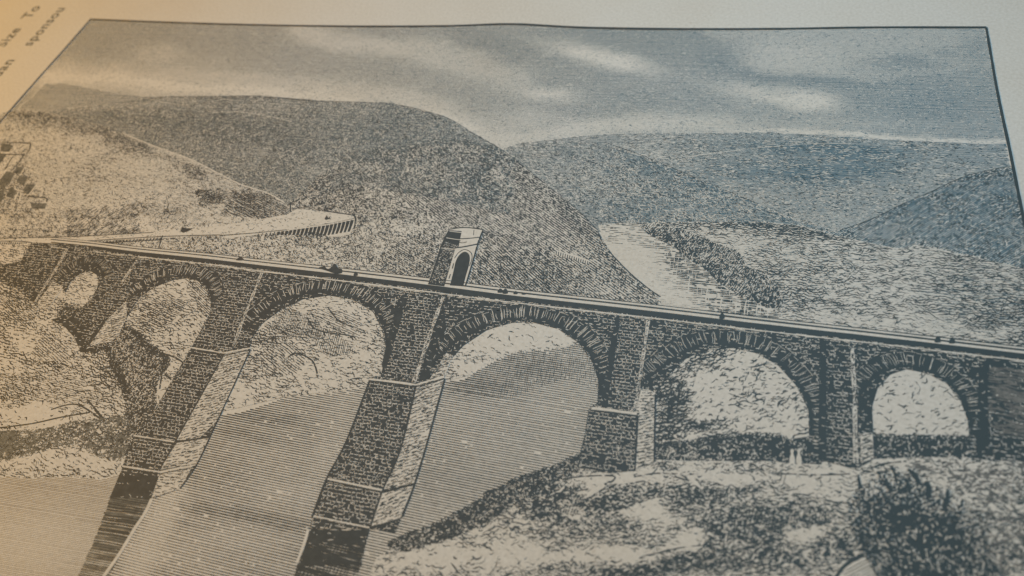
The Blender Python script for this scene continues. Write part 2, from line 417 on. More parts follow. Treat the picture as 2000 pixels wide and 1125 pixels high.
F1 = ext([(1560, 455), (1640, 450), (1700, 429), (1760, 400), (1820, 374), (1880, 346), (1945, 330), (1978, 325), (1997, 420), (2015, 500), (2020, 530), (1960, 517), (1900, 502), (1850, 490), (1790, 480), (1740, 490), (1650, 485), (1560, 470)])
t_f = Tone(.72, [('b', 1760, 440, 60, 25, 0, .62), ('b', 1950, 390, 40, 40, 0, .78), ('b', 1620, 470, 60, 14, 0, .66), ('b', 1800, 480, 60, 14, 10, .55)], .14)
pr = Print(5); pr.patch(F1, PAPER)
pr.hatch(F1, lambda mm: t_f(mm) * 1.1, dirpx((1800, 470), (1960, 370)), .52, .8, wob=.05, mt=PALE, fine=.25, jit=.05)
pr.flecks(F1, Tone(.30, [('l', [(1640, 450), (1760, 400), (1880, 346), (1978, 325)], 20, .42)], .3), .8, .2, 35, 40, 40, INK, tmax=.6, clump=.5)
pr.flecks(F1, Tone(.07), .7, .16, 30, 30, 30, PAPER, dz=1.1, tmax=.3, clump=1)
pr.line([(1640, 450), (1700, 429), (1760, 400), (1820, 374), (1880, 346), (1945, 330), (1978, 325)], .14, INK, wob=.6)
pr.build('printed_hill', page, 'dark hill at the right edge')

# ---- fields on the right bank
J1 = ext([(1180, 437), (1300, 434), (1500, 434), (1560, 440), (1640, 462), (1750, 485), (1800, 480), (1880, 497), (1960, 515), (2040, 535), (2060, 700), (2000, 700), (1500, 640), (1400, 630), (1380, 520), (1240, 450)])
t_j = Tone(.47, [('b', 1450, 440, 220, 10, 2, .62), ('b', 1640, 465, 120, 15, 3, .66), ('b', 1480, 480, 130, 22, 5, .34), ('b', 1580, 510, 140, 20, 4, .36),
                 ('b', 1900, 560, 120, 50, 4, .44), ('b', 1700, 560, 120, 30, 4, .42), ('b', 1650, 625, 130, 14, 6, .20), ('b', 1880, 640, 100, 12, 6, .26), ('b', 1570, 590, 60, 30, 0, .5), ('b', 1960, 600, 80, 40, 5, .5)], .25)
pr = Print(6); pr.patch(J1, PAPER)
pr.hatch(J1, Tone(.06, [('b', 1450, 440, 260, 12, 2, .5), ('b', 1640, 465, 120, 15, 3, .6), ('b', 1930, 570, 130, 70, 4, .36)], .3), dirpx((1550, 560), (1900, 590)), .62, .8, wob=.22, wsc=.3, brk=.75, fine=.7)
pr.scrawl(J1, t_j, dirpx((1550, 560), (1900, 590)), .8, wob=.4, wsc=.35)
pr.flecks(J1, Tone(.12), 1.4, .22, dirpx((1550, 560), (1900, 590)), 22, 30, INK, k=6, tmax=.4, clump=.8)
pr.hatch(J1, Tone(.10, [('b', 1930, 580, 130, 70, 4, .3), ('b', 1700, 500, 200, 20, 4, .22)], .4), dirpx((1550, 560), (1900, 590)), .6, .8, wob=.15, mt=PALE, brk=.4)
pr.build('printed_field', page, 'flat fields in short wavy lines beside the river')

# ---- river behind the bridge
R1 = ext([(1168, 440), (1250, 438), (1275, 452), (1330, 488), (1360, 500), (1400, 540), (1440, 575), (1500, 598), (1525, 612), (1540, 645), (1290, 615), (1280, 590), (1240, 540), (1200, 500), (1180, 470)])
t_r = Tone(.10, [('p', [(1160, 438), (1260, 438), (1300, 470), (1330, 495), (1240, 482), (1185, 470)], .36), ('l', [(1330, 500), (1380, 545), (1430, 580), (1500, 605), (1540, 625)], 40, .66), ('b', 1460, 600, 80, 18, 5, .70), ('b', 1230, 520, 36, 40, 0, .04)], .25)
pr = Print(7); pr.patch(R1, PAPER)
pr.hatch(R1, t_r, 0, .62, .34, wob=.04, brk=.55, fine=.9)
pr.hatch(R1, Tone(.16, [], .5), 90, 1.1, .8, wob=.06, mt=PAPER, dz=1.0, brk=.6, fine=.8)
for x, y0, y1 in ((1408, 580, 604), (1437, 590, 612), (1455, 586, 616), (1478, 592, 614), (1380, 560, 590), (1345, 540, 575)):
    pr.line([(x + 3, y0), (x, (y0 + y1) / 2), (x - 1, y1)], [.1, .22, .1], PAPER, 1.2)
pr.build('printed_river', page, 'upper reach of the river behind the bridge')

# ---- bushes along the far bank
BR = ext([(1248, 440), (1290, 432), (1330, 446), (1370, 462), (1400, 475), (1440, 488), (1460, 520), (1500, 540), (1520, 560), (1530, 590), (1522, 606), (1490, 598), (1440, 578), (1400, 552), (1375, 525), (1350, 512), (1330, 492), (1290, 470), (1262, 456)])
pr = Print(8); pr.patch(BR, PAPER)
pr.hatch(BR, Tone(.45, [('l', [(1262, 456), (1330, 492), (1375, 525), (1440, 578), (1522, 604)], 16, .75)], .3), 62, .55, .6, wob=.3, wsc=.4, fine=.5)
pr.flecks(BR, Tone(.60, [('l', [(1262, 456), (1330, 492), (1375, 525), (1440, 578), (1522, 604)], 14, .8)], .25), 1.1, .28, 65, 40, 45, INK, tmax=.88, clump=.4)
pr.flecks(BR, Tone(.13), .9, .2, 50, 50, 40, PAPER, dz=1.1, tmax=.3)
pr.build('printed_shrub_row', page, 'dark row of shrubs along the far river bank')

# ---- the big hill in the middle
B1 = ext([(20, 240), (120, 212), (185, 206), (260, 200), (320, 191), (430, 190), (500, 190), (560, 194), (610, 200), (640, 199), (700, 200), (765, 203), (810, 213), (840, 221), (870, 229), (900, 245), (930, 265), (960, 281), (982, 294), (1010, 316), (1050, 347), (1100, 387), (1128, 410), (1145, 430), (1165, 447), (1178, 475), (1200, 505), (1230, 535), (1260, 560), (1285, 578), (1300, 605), (1290, 640), (830, 600), (200, 520), (-30, 500), (-30, 260)])
slope = dirpx((900, 330), (1100, 470))
t_b = Tone(.63, [('b', 280, 205, 120, 12, 0, .56), ('b', 560, 215, 120, 12, 0, .56), ('b', 420, 250, 160, 26, 12, .72), ('b', 330, 235, 90, 20, 5, .70), ('b', 740, 225, 90, 16, 8, .66),
                 ('b', 640, 290, 130, 30, 20, .68), ('l', [(870, 235), (960, 290), (1050, 355), (1140, 435), (1180, 480)], 16, .74), ('b', 800, 310, 130, 40, 25, .70), ('b', 960, 370, 90, 40, 35, .68), ('b', 1060, 430, 90, 35, 40, .66),
                 ('b', 650, 380, 100, 26, 20, .80), ('b', 740, 400, 120, 28, 12, .74), ('b', 600, 370, 50, 20, 15, .66), ('b', 770, 440, 70, 12, 5, .52), ('b', 1000, 470, 80, 26, 25, .56), ('b', 940, 520, 60, 40, 20, .44),
                 ('b', 560, 470, 80, 20, 8, .62), ('b', 700, 475, 70, 26, 8, .66), ('b', 620, 500, 80, 22, 10, .54), ('b', 780, 500, 70, 26, 8, .50), ('b', 500, 490, 60, 12, 8, .34), ('b', 420, 480, 90, 14, 8, .46), ('b', 300, 480, 60, 10, 6, .30), ('b', 780, 545, 90, 14, 7, .40), ('b', 580, 518, 80, 8, 7, .26),
                 ('b', 1120, 500, 70, 20, 25, .44), ('b', 1030, 560, 120, 18, 7, .40), ('b', 1180, 560, 60, 20, 15, .40), ('b', 1200, 530, 30, 14, 40, .62)], .30, (.06, .09))
pr = Print(9); pr.patch(B1, PAPER)
up_ = ext([(-30, 262), (20, 240), (120, 212), (185, 206), (320, 188), (500, 186), (640, 197), (765, 201), (870, 227), (982, 292), (1010, 316), (1000, 420), (700, 360), (560, 400), (300, 300), (20, 260)])
pr.hatch(up_, Tone(.60, [('b', 420, 250, 200, 34, 10, .80), ('b', 700, 260, 150, 40, 15, .72), ('b', 250, 205, 150, 14, 0, .56), ('b', 520, 207, 120, 10, 3, .54), ('b', 480, 222, 80, 5, 5, .42), ('b', 650, 330, 120, 20, 15, .55)], .2), dirpx((300, 260), (700, 300)), .44, .9, wob=.12, mt=PALE, fine=.4)
pr.flecks(up_, Tone(.20, [('b', 420, 250, 200, 40, 12, .30), ('b', 250, 205, 170, 16, 0, .08), ('b', 900, 270, 120, 60, 30, .34)], .3), .8, .18, slope, 45, 45, INK, tmax=.7, clump=.5)
pr.flecks(up_, Tone(.30, [('b', 250, 205, 170, 16, 0, .1)], .3), .9, .2, slope, 40, 40, PALE, dz=.4, tmax=.7, clump=.4)
lo_ = ext([(560, 400), (640, 330), (780, 290), (900, 280), (982, 294), (1050, 347), (1128, 410), (1165, 447), (1200, 505), (1260, 560), (1285, 578), (1300, 605), (1290, 640), (830, 600), (200, 520), (-30, 500), (200, 470)])
diag = ext([(640, 300), (900, 270), (982, 294), (1050, 347), (1128, 410), (1165, 447), (1200, 505), (1260, 560), (1300, 605), (1290, 640), (850, 600), (930, 470), (800, 400)])
pr.hatch(diag, Tone(.46, [('b', 1020, 380, 120, 60, 38, .58), ('b', 1000, 560, 160, 40, 10, .36), ('b', 950, 330, 120, 40, 30, .56), ('l', [(960, 290), (1050, 355), (1140, 435), (1190, 490)], 18, .66)], .25), slope, .74, .7, wob=.06, brk=.22, fine=.35, jit=.05)
pr.hatch(ext([(700, 560), (760, 480), (850, 440), (870, 560)]), Tone(.42), dirpx((740, 480), (840, 540)), .66, .7, wob=.1, brk=.3, fine=.5)
pr.hatch(ext([(905, 575), (960, 450), (1080, 480), (1120, 600)]), Tone(.40), dirpx((930, 500), (1000, 570)), .68, .7, wob=.1, brk=.35, fine=.5)
pr.flecks(lo_, lambda mm: t_b(mm) * np.where(inside(diag, mm), .52, .92), 1.1, .22, slope + 8, 34, 42, INK, tmax=.85, clump=.5)
pr.flecks(lo_, Tone(.16, [('b', 1050, 540, 150, 40, 10, .08), ('b', 650, 380, 160, 40, 10, .12)]), .9, .2, slope, 40, 35, PAPER, dz=1.1, tmax=.3, clump=.9)
pr.flecks(up_, Tone(.08), .75, .17, -10, 40, 35, PAPER, dz=1.1, tmax=.3, clump=.9)
pr.line([(400, 222), (460, 218), (520, 226), (570, 238)], .12, PAPER, 1.2, .8); pr.line([(430, 192), (520, 191), (640, 198), (765, 203), (870, 229), (930, 265), (982, 294), (1050, 347), (1128, 410), (1165, 447)], .10, INK, wob=.7)
pr.line([(1165, 447), (1180, 478), (1205, 508), (1235, 538), (1268, 565), (1290, 580)], .22, INK, wob=.6)
# a short row of white walling on the slope
pr.line([(1085, 492), (1100, 497), (1125, 503), (1150, 513)], .85, PAPER, 1.2)
for x in np.linspace(1087, 1148, 15): pr.line([(x, 490 + (x - 1085) * .32), (x - 1, 497 + (x - 1085) * .32)], .14, INK, 1.5)
pr.build('printed_hill', page, 'broad wooded hill in the middle, its right flank falling to the river')

# ---- sunny hill on the left
G1 = ext([(-40, 250), (0, 222), (40, 213), (75, 217), (120, 226), (180, 240), (240, 262), (300, 286), (370, 311), (420, 336), (470, 361), (520, 377), (555, 396), (572, 412), (600, 420), (560, 440), (430, 452), (300, 468), (150, 475), (-40, 480)])
t_g = Tone(.24, [('b', 110, 235, 120, 18, 8, .62), ('b', 240, 275, 110, 18, 20, .58), ('b', 200, 260, 60, 12, 15, .62), ('b', 330, 310, 70, 12, 20, .48), ('b', 370, 325, 40, 8, 20, .55), ('l', [(240, 258), (300, 283), (420, 334), (500, 368)], 7, .14),
                 ('b', 230, 285, 30, 8, 10, .5), ('b', 140, 330, 150, 50, 10, .26), ('b', 60, 440, 120, 30, 0, .40), ('b', 300, 410, 60, 12, 0, .48), ('b', 420, 385, 26, 12, 0, .66), ('b', 500, 400, 70, 30, 10, .46), ('b', 20, 360, 30, 50, 0, .4)], .28)
pr = Print(10); pr.patch(G1, PAPER)
pr.hatch(G1, Tone(.20, [('b', 110, 235, 130, 20, 8, .46), ('b', 240, 275, 120, 22, 20, .42), ('b', 400, 320, 120, 20, 22, .30), ('b', 140, 330, 200, 40, 8, .24), ('b', 250, 440, 300, 20, 0, .05)], .25), dirpx((150, 280), (420, 370)), .5, .9, wob=.16, mt=PALE, brk=.3, fine=.5)
pr.scrawl(G1, lambda mm: t_g(mm) * .8, dirpx((150, 300), (420, 400)), .8, wob=.5)
pr.flecks(G1, lambda mm: t_g(mm) * .5, 1.1, .21, dirpx((150, 300), (420, 400)), 32, 42, INK, tmax=.75, clump=.6)
pr.flecks(ext([(130, 410), (270, 395), (280, 470), (130, 472)]), Tone(.30), 1.3, .22, 55, 14, 15, INK, tmax=.5)
pr.hatch(ext([(430, 420), (450, 375), (520, 377), (555, 396), (572, 412), (560, 432)]), Tone(.44), dirpx((450, 395), (510, 425)), .62, .6, wob=.2, wsc=.4, brk=.2)
pr.hatch(ext([(270, 400), (330, 400), (430, 440), (300, 450)]), Tone(.22), dirpx((320, 440), (350, 400)), .6, .6, wob=.15, brk=.45)
pr.flecks(ext([(378, 372), (430, 368), (438, 398), (390, 405)]), Tone(.30, [], .4), .9, .26, 70, 20, 20, INK, tmax=.8, clump=.8)
pr.line([(568, 395), (567, 410), (570, 416)], .25, INK); pr.line([(240, 260), (300, 285), (370, 310), (420, 335), (470, 360), (520, 376), (556, 396)], .2, PAPER, 1.2)
pr.build('printed_hill', page, 'pale sunlit hillside at the left')

# ---- houses on the left edge
pr = Print(11)
def quad(px, mt, dz=0): pr.patch(P(px), mt, dz * LAYER)
quad([(0, 300), (12, 282), (60, 280), (36, 312), (10, 345), (0, 358)], PAPER)
quad([(4, 279), (26, 284), (18, 297), (0, 296)], DARKR, 0.14); quad([(-4, 300), (14, 301), (2, 318), (-4, 322)], DARKR, 0.18)
quad([(0, 352), (10, 338), (13, 334), (28, 338), (20, 358), (0, 372)], DARKR, 0.22); quad([(32, 326), (47, 327), (41, 340), (27, 338)], DARKR, 0.26)
quad([(38, 343), (54, 345), (48, 362), (32, 356)], DARKR, 0.30); quad([(52, 360), (70, 360), (56, 380), (42, 376)], DARKR, 0.34); quad([(20, 366), (36, 368), (26, 388), (12, 384)], DARKR, 0.38)
quad([(-5, 380), (10, 365), (6, 390), (-5, 400)], DARKR, 0.42); quad([(60, 396), (92, 398), (88, 408), (62, 408)], DARKR, 0.46)
for l in ([(12, 279), (36, 279), (60, 280)], [(60, 280), (58, 292), (52, 300)], [(0, 301), (30, 302), (48, 301)], [(48, 302), (36, 318), (26, 330)], [(26, 305), (16, 320), (10, 332)], [(48, 382), (70, 385), (90, 387), (92, 394)], [(38, 290), (46, 284)], [(44, 298), (50, 290)]):
    pr.line(l, .28)
for l in ([(72, 360), (60, 376), (52, 384)], [(28, 368), (36, 372), (46, 374)], [(36, 376), (28, 392)], [(42, 378), (36, 396)], [(48, 328), (40, 342)]): pr.line(l, .3, PAPER, 1.3)
pr.flecks(ext([(-5, 275), (60, 278), (50, 330), (90, 400), (40, 430), (-5, 420)]), Tone(.16), .9, .2, 30, 50, 40, INK, tmax=.4)
pr.build('printed_house', page, 'cluster of small dark roofed houses on the left hillside')

# ---- road and its retaining wall
RO = ext([(-40, 470), (60, 466), (150, 463), (300, 455), (430, 441), (500, 430), (560, 419), (580, 408), (620, 412), (660, 416), (690, 421), (693, 428), (640, 438), (560, 450), (470, 458), (300, 466), (200, 470), (120, 476), (60, 475), (-40, 478)])
WA = ext([(440, 461), (500, 455), (560, 449), (640, 438), (693, 427), (692, 440), (684, 458), (660, 463), (640, 462), (628, 455), (600, 453), (590, 459), (570, 452), (520, 457), (440, 466)])
pr = Print(12); pr.patch(RO, PAPER)
pr.flecks(RO, Tone(.05), .8, .18, 0, 20, 30, INK, tmax=.2)
for l, w in (([(-40, 466), (60, 464), (150, 462), (300, 454)], .16), ([(560, 450), (640, 438), (692, 427)], .22), ([(632, 412), (660, 416), (690, 421), (694, 428), (692, 446)], .26), ([(430, 460), (500, 455), (560, 449)], .18), ([(110, 474), (200, 469), (320, 462), (430, 459)], .2), ([(-40, 472), (30, 471), (62, 474)], .2), ([(-40, 480), (30, 480), (58, 477)], .18)): pr.line(l, w)
quad([(634, 427), (638, 421), (642, 426), (646, 421), (644, 428), (636, 430)], INK, .6); quad([(352, 452), (356, 444), (364, 446), (378, 446), (370, 451), (358, 455)], INK, .6)
pr.build('printed_road', page, 'pale road along the hillside')
pr = Print(13); pr.patch(WA, PAPER)
for x in np.linspace(505, 688, 24):
    y = np.interp(x, [440, 560, 640, 693], [462, 450, 439, 428]); h = np.interp(x, [440, 560, 640, 693], [4, 9, 22, 24])
    pr.line([(x, y + 1), (x - h * .12, y + h * .5), (x - h * .3, y + h)], [.62, .55, .4] if x > 540 else [.25, .2, .15])
for x in np.linspace(150, 315, 26): pr.line([(x, np.interp(x, [110, 320], [476, 463]) + 1), (x - 4, np.interp(x, [110, 320], [476, 463]) + 6 + 2 * rng.random())], [.32, .2])
for x in np.linspace(2, 52, 13): pr.line([(x, 473), (x - 2, 478)], .22)
pr.line([(130, 474), (200, 474), (250, 472), (320, 468)], .22); pr.line([(318, 460), (314, 472), (310, 484)], .25)
pr.build('printed_retaining_wall', page, 'striped retaining wall below the road bend')

# ---- hillside below and behind the bridge
K1 = ext([(-40, 478), (62, 476), (270, 500), (520, 530), (760, 560), (1180, 610), (1185, 720), (1060, 700), (1000, 705), (930, 730), (868, 745), (760, 745), (690, 760), (560, 775), (430, 805), (400, 860), (300, 950), (0, 940), (-60, 945)])
t_k = Tone(.36, [('b', 30, 560, 60, 30, 10, .50), ('b', 40, 610, 60, 30, 10, .44), ('b', 60, 680, 60, 30, 10, .32), ('l', [(-10, 655), (30, 690), (60, 710)], 10, .6), ('l', [(0, 635), (40, 645)], 4, .6), ('b', 110, 720, 50, 14, 15, .52), ('b', 60, 760, 80, 22, 10, .40), ('b', 60, 815, 90, 22, 8, .10), ('b', 200, 720, 50, 30, 30, .55), ('b', 190, 780, 50, 20, 30, .42), ('b', 60, 900, 90, 18, 5, .26), ('b', 180, 900, 60, 18, 5, .22), ('b', 170, 850, 60, 12, 0, .50),
                 ('b', 140, 615, 32, 18, 30, .9), ('b', 170, 650, 26, 20, 40, .82), ('l', [(230, 650), (260, 700), (280, 760), (270, 820), (258, 860)], 30, .88), ('b', 250, 690, 34, 40, 20, .85), ('b', 300, 720, 30, 30, 50, .6), ('b', 320, 710, 24, 14, 30, .25), ('b', 310, 760, 16, 24, 0, .14), ('b', 380, 600, 40, 40, 0, .34), ('b', 300, 620, 40, 30, 20, .42), ('b', 170, 565, 24, 26, 0, .34),
                 ('b', 560, 640, 40, 30, 15, .5), ('b', 620, 640, 40, 20, 10, .42), ('b', 520, 660, 30, 20, 15, .6), ('b', 690, 620, 40, 30, 0, .32), ('b', 520, 720, 60, 18, 25, .4), ('b', 700, 700, 40, 30, 0, .24), ('b', 460, 760, 40, 20, 20, .12), ('b', 600, 720, 60, 20, 0, .28),
                 ('b', 1020, 660, 120, 40, 0, .13), ('b', 930, 720, 50, 14, 0, .18)], .22)
pr = Print(14); pr.patch(K1, PAPER)
class Scaled:
    def __init__(s, t, k, off=0): s.t = t; s.k = k; s.off = off
    def __call__(s, mm): return np.clip((s.t(mm) - s.off) * s.k, 0, .97)
pr.scrawl(K1, t_k, dirpx((60, 600), (200, 640)), .9, wob=.34, wsc=.3, duty=1.1)
pr.scrawl(K1, Scaled(t_k, 1.1, .42), dirpx((60, 640), (200, 580)), .8)
pr.flecks(K1, Scaled(t_k, .26), 1.35, .26, dirpx((60, 600), (200, 640)), 22, 30, INK, k=6, tmax=.6, clump=.5)
pr.flecks(K1, Scaled(t_k, 1.7, .5), 1.0, .3, 30, 60, 40, INK, k=5, tmax=.9)
pr.flecks(K1, Tone(.02, [('l', [(230, 650), (260, 700), (280, 760), (265, 840)], 36, .16), ('b', 150, 625, 50, 30, 30, .12)]), .6, .2, 30, 60, 40, PAPER, dz=1.3, tmax=.4)
pr.hatch(ext([(365, 545), (412, 560), (412, 640), (385, 600)]), Tone(.36), dirpx((380, 560), (412, 590)), .6, .6, brk=.1)
pr.hatch(ext([(520, 640), (560, 600), (620, 620), (640, 660), (560, 660)]), Tone(.36), dirpx((560, 640), (566, 620)), .5, .5, wob=.2, brk=.2)
for pg, a in (([(505, 690), (540, 655), (570, 660), (600, 700), (580, 730), (520, 740)], dirpx((530, 680), (570, 710))), ([(600, 610), (650, 600), (700, 620), (720, 660), (660, 650)], dirpx((630, 610), (690, 635))), ([(590, 645), (650, 640), (700, 690), (640, 700)], dirpx((620, 690), (630, 650))),
              ([(270, 600), (320, 570), (370, 590), (330, 640), (270, 650)], dirpx((290, 610), (350, 640))), ([(20, 560), (80, 600), (60, 640), (0, 620)], dirpx((10, 580), (60, 625))), ([(90, 640), (150, 690), (120, 730), (60, 690)], dirpx((80, 660), (140, 710)))):
    pr.hatch(ext(pg), Tone(.34, [], .4), a, .66, .5, wob=.15, brk=.3, fine=.5)
pr.hatch(ext([(0, 730), (100, 725), (220, 760), (200, 790), (0, 780)]), Tone(.26), dirpx((0, 745), (100, 770)), .6, .8, brk=.4)
for l in ([(318, 690), (345, 700), (362, 712)], [(320, 695), (318, 720), (312, 760)], [(322, 730), (335, 742)], [(100, 800), (150, 790), (200, 820), (185, 800)], [(170, 780), (200, 815)], [(-20, 838), (60, 828), (120, 815), (180, 805)]): pr.line(l, .26)
for l, w in (([(600, 620), (612, 640), (640, 650), (680, 655), (690, 665)], .22), ([(560, 700), (580, 690), (610, 705), (620, 730)], .25), ([(640, 600), (660, 625), (690, 640)], .2)): pr.line(l, w)
pr.build('printed_hillside', page, 'rocky bank under the left arches')

SH = ext(smooth([(214, 676), (240, 645), (262, 655), (296, 690), (318, 702), (310, 722), (298, 748), (300, 775), (284, 822), (264, 852), (252, 860), (256, 800), (250, 760), (236, 718)], 3, True))
pr2 = Print(15); pr2.patch(SH, INK)
pr2.flecks(ext([(200, 680), (235, 635), (270, 645), (310, 680), (340, 705), (318, 730), (308, 755), (306, 790), (286, 835), (250, 875), (246, 800), (236, 760), (222, 720)]), Tone(.6, [], .4), .9, .34, 60, 60, 50, INK, tmax=.8, clump=.5)
pr2.flecks(SH, Tone(.17), .6, .2, 50, 60, 50, PAPER, dz=1.3, tmax=.3, clump=.5)
pr2.build('printed_shadow', page, 'deep shade on the bank beside the second pier')
# dark low scrub at the left waterside
S1 = ext([(-40, 845), (20, 840), (80, 838), (140, 822), (200, 815), (245, 812), (262, 830), (250, 880), (235, 905), (120, 870), (50, 895), (-40, 905)])
pr = Print(15)
pr.flecks(S1, Tone(.45, [('b', 10, 860, 50, 18, 0, .75), ('b', 60, 868, 30, 16, 0, .68), ('b', 220, 825, 40, 14, 0, .6)], .3), 1.4, .34, 20, 45, 45, DARKR, tmax=.85, clump=.4)
pr.flecks(S1, Tone(.30, [('b', 10, 860, 50, 16, 0, .3)], .3), 1.3, .3, 20, 45, 45, INK, tmax=.85, clump=.5)
pr.build('printed_scrub', page, 'smudged low scrub at the left water edge')

# ---- river under the bridge
W1 = ext([(-80, 930), (0, 931), (60, 934), (130, 932), (200, 936), (235, 925), (360, 880), (385, 850), (425, 812), (470, 805), (520, 790), (560, 775), (640, 768), (700, 758), (735, 745), (872, 745), (905, 742), (930, 725), (965, 706), (1000, 690), (1050, 685), (1100, 680), (1135, 668), (1190, 700), (1190, 830), (1140, 905), (1060, 955), (900, 1045), (760, 1090), (720, 1180), (-120, 1200)])
t_w = Tone(.45, [('b', 500, 815, 90, 18, 5, .60), ('b', 480, 848, 80, 12, 8, .58), ('b', 640, 870, 30, 90, 20, .34), ('b', 560, 960, 60, 20, 5, .36), ('b', 660, 830, 60, 30, 0, .40), ('b', 1060, 718, 80, 26, 0, .62), ('b', 940, 755, 70, 20, 0, .60), ('b', 1080, 830, 50, 50, 0, .34), ('b', 980, 850, 120, 60, 0, .42), ('b', 440, 1000, 150, 12, 10, .62), ('b', 560, 1022, 90, 14, 10, .60), ('b', 520, 1080, 90, 12, 8, .55), ('b', 430, 930, 60, 30, 0, .50), ('b', 440, 1060, 120, 30, 8, .36), ('b', 120, 955, 160, 18, 6, .50), ('b', 60, 1060, 140, 70, 0, .24), ('b', 360, 1080, 90, 40, 8, .34), ('b', 850, 1000, 90, 30, 0, .38), ('b', 530, 900, 60, 30, 0, .40), ('l', [(330, 965), (300, 1040), (262, 1125)], 34, .22)], .14, (.05, .2))
pr = Print(16); pr.patch(W1, PAPER)
wl = ext([(-80, 930), (235, 925), (297, 973), (262, 1035), (200, 1130), (160, 1200), (-120, 1200)])
def t_wr(mm): return np.where(inside(wl, mm), 0, t_w(mm))
def t_wl(mm): return np.where(inside(wl, mm), t_w(mm), 0)
pr.hatch(W1, t_wr, -1.5, .68, .45, wob=.012, wsc=.05, brk=.10, fine=.28, jit=.03)
pr.hatch(W1, t_wl, 2.5, .45, 1.0, wob=.03, wsc=.05, mt=FADE, fine=.2, jit=.06)
pr.hatch(W1, Tone(.03, [], .6), dirpx((900, 760), (870, 900)), 1.6, .6, wob=.1, mt=PAPER, dz=1.2, brk=.8, fine=.8)
pr.hatch(ext([(960, 700), (1010, 685), (1100, 678), (1135, 668), (1170, 720), (1165, 760), (1100, 740), (1000, 780), (880, 770), (900, 745)]), Tone(.22, [], .4), -88, .55, .5, brk=.5, fine=.7)
0 and pr.flecks(ext([(420, 1040), (520, 1040), (520, 1060), (420, 1062)]), Tone(.3, [], .5), 1.6, .25, -5, 14, 20, DARKR, tmax=.5, clump=.8)
pr.build('printed_water', page, 'river in level lines under the bridge')

# ---- land seen through the right-hand arches
M1 = ext([(1240, 640), (1500, 660), (2040, 720), (2060, 930), (1270, 930)])
t_m = Tone(.31, [('l', [(1285, 760), (1310, 730), (1350, 700), (1400, 682)], 30, .50), ('b', 1310, 780, 40, 50, 0, .62), ('b', 1300, 840, 30, 40, 0, .70), ('b', 1360, 830, 70, 14, 0, .52), ('b', 1480, 770, 90, 50, 0, .20), ('b', 1560, 845, 60, 12, -8, .40), ('b', 1440, 852, 60, 5, 0, .5), ('b', 1790, 780, 90, 60, 0, .20)], .25)
pr = Print(17); pr.patch(M1, PAPER)
pr.scrawl(M1, t_m, dirpx((1400, 780), (1520, 745)), 1.05, wob=.4, wsc=.4)
pr.flecks(M1, Tone(.05, t_m.f[:5], .2), 1.4, .28, dirpx((1400, 780), (1520, 745)), 24, 30, INK, k=6, tmax=.85, clump=.3)
pr.build('printed_hillside', page, 'pale slope seen through the right arches')
pr = Print(18)
for pg in ([(1277, 872), (1340, 868), (1400, 856), (1480, 851), (1540, 858), (1600, 850), (1605, 908), (1500, 902), (1360, 900), (1277, 905)], [(1698, 852), (1760, 856), (1900, 858), (1945, 850), (2040, 840), (2040, 905), (1920, 910), (1800, 895), (1698, 897)]):
    pr.patch(ext(pg), INK); pr.flecks(ext(pg), Tone(.10, [('b', 1330, 880, 60, 30, 0, .22)]), .6, .18, 60, 50, 40, PAPER, tmax=.3)
    e = np.array(pg[:5], float); pr.flecks(ext(np.concatenate([e - (0, 8), e[::-1] + (0, 6)])), Tone(.7), .8, .3, 70, 40, 30, INK, tmax=.8)
pr.build('printed_hedge', page, 'dark hedge across the foot of the right arches')

# ---- foreground bank on the right
N1 = ext([(700, 1180), (735, 1090), (790, 1062), (860, 1040), (930, 1010), (1000, 975), (1060, 950), (1128, 912), (1190, 922), (1240, 918), (1280, 898), (1360, 902), (1480, 900), (1600, 908), (1680, 914), (1720, 897), (1800, 893), (1900, 895), (2060, 900), (2100, 1200), (700, 1200)])
t_n = Tone(.42, [('b', 1210, 935, 90, 12, -3, .06), ('b', 1350, 925, 90, 20, 0, .32), ('b', 1600, 930, 70, 14, 0, .07), ('b', 1440, 930, 40, 10, 0, .10),
                 ('b', 1090, 970, 70, 36, 25, .62), ('b', 1050, 985, 45, 25, 30, .66), ('b', 1200, 975, 90, 18, -14, .62), ('b', 1150, 995, 50, 18, -20, .70), ('b', 1360, 968, 60, 22, 0, .66), ('b', 1330, 985, 40, 16, 0, .64), ('b', 1460, 960, 30, 14, 0, .62),
                 ('b', 1260, 1000, 40, 16, 0, .10), ('b', 1150, 960, 30, 10, -10, .16), ('b', 1120, 1000, 30, 12, 20, .10), ('b', 1190, 1028, 50, 10, 10, .52), ('b', 1360, 1045, 35, 12, 0, .05), ('b', 1310, 1020, 40, 10, 0, .4), ('b', 1250, 1062, 90, 10, 5, .46), ('b', 1040, 1040, 60, 12, 5, .5), ('b', 870, 1085, 120, 25, 0, .18), ('b', 1000, 1085, 80, 22, 0, .14), ('b', 1190, 1085, 110, 14, 0, .07), ('b', 1330, 1065, 50, 8, 0, .12),
                 ('b', 1420, 1020, 60, 34, 0, .70), ('b', 1490, 1010, 50, 32, 0, .68), ('b', 1560, 1005, 60, 28, 0, .64), ('b', 1460, 1050, 90, 22, 0, .62), ('b', 1620, 1000, 50, 14, 0, .5), ('b', 1600, 960, 70, 8, 3, .32),
                 ('b', 1290, 1110, 130, 16, -12, .70), ('b', 1380, 1095, 90, 26, -5, .72), ('b', 1520, 1090, 90, 30, 0, .66), ('b', 1640, 1060, 70, 40, 0, .6), ('b', 1900, 960, 80, 40, 10, .34), ('b', 1960, 1030, 70, 60, 0, .44), ('b', 1960, 1100, 70, 30, 0, .5), ('b', 1830, 920, 90, 14, 0, .42), ('b', 1570, 1040, 30, 10, -10, .1)], .22)
pr = Print(19); pr.patch(N1, PAPER)
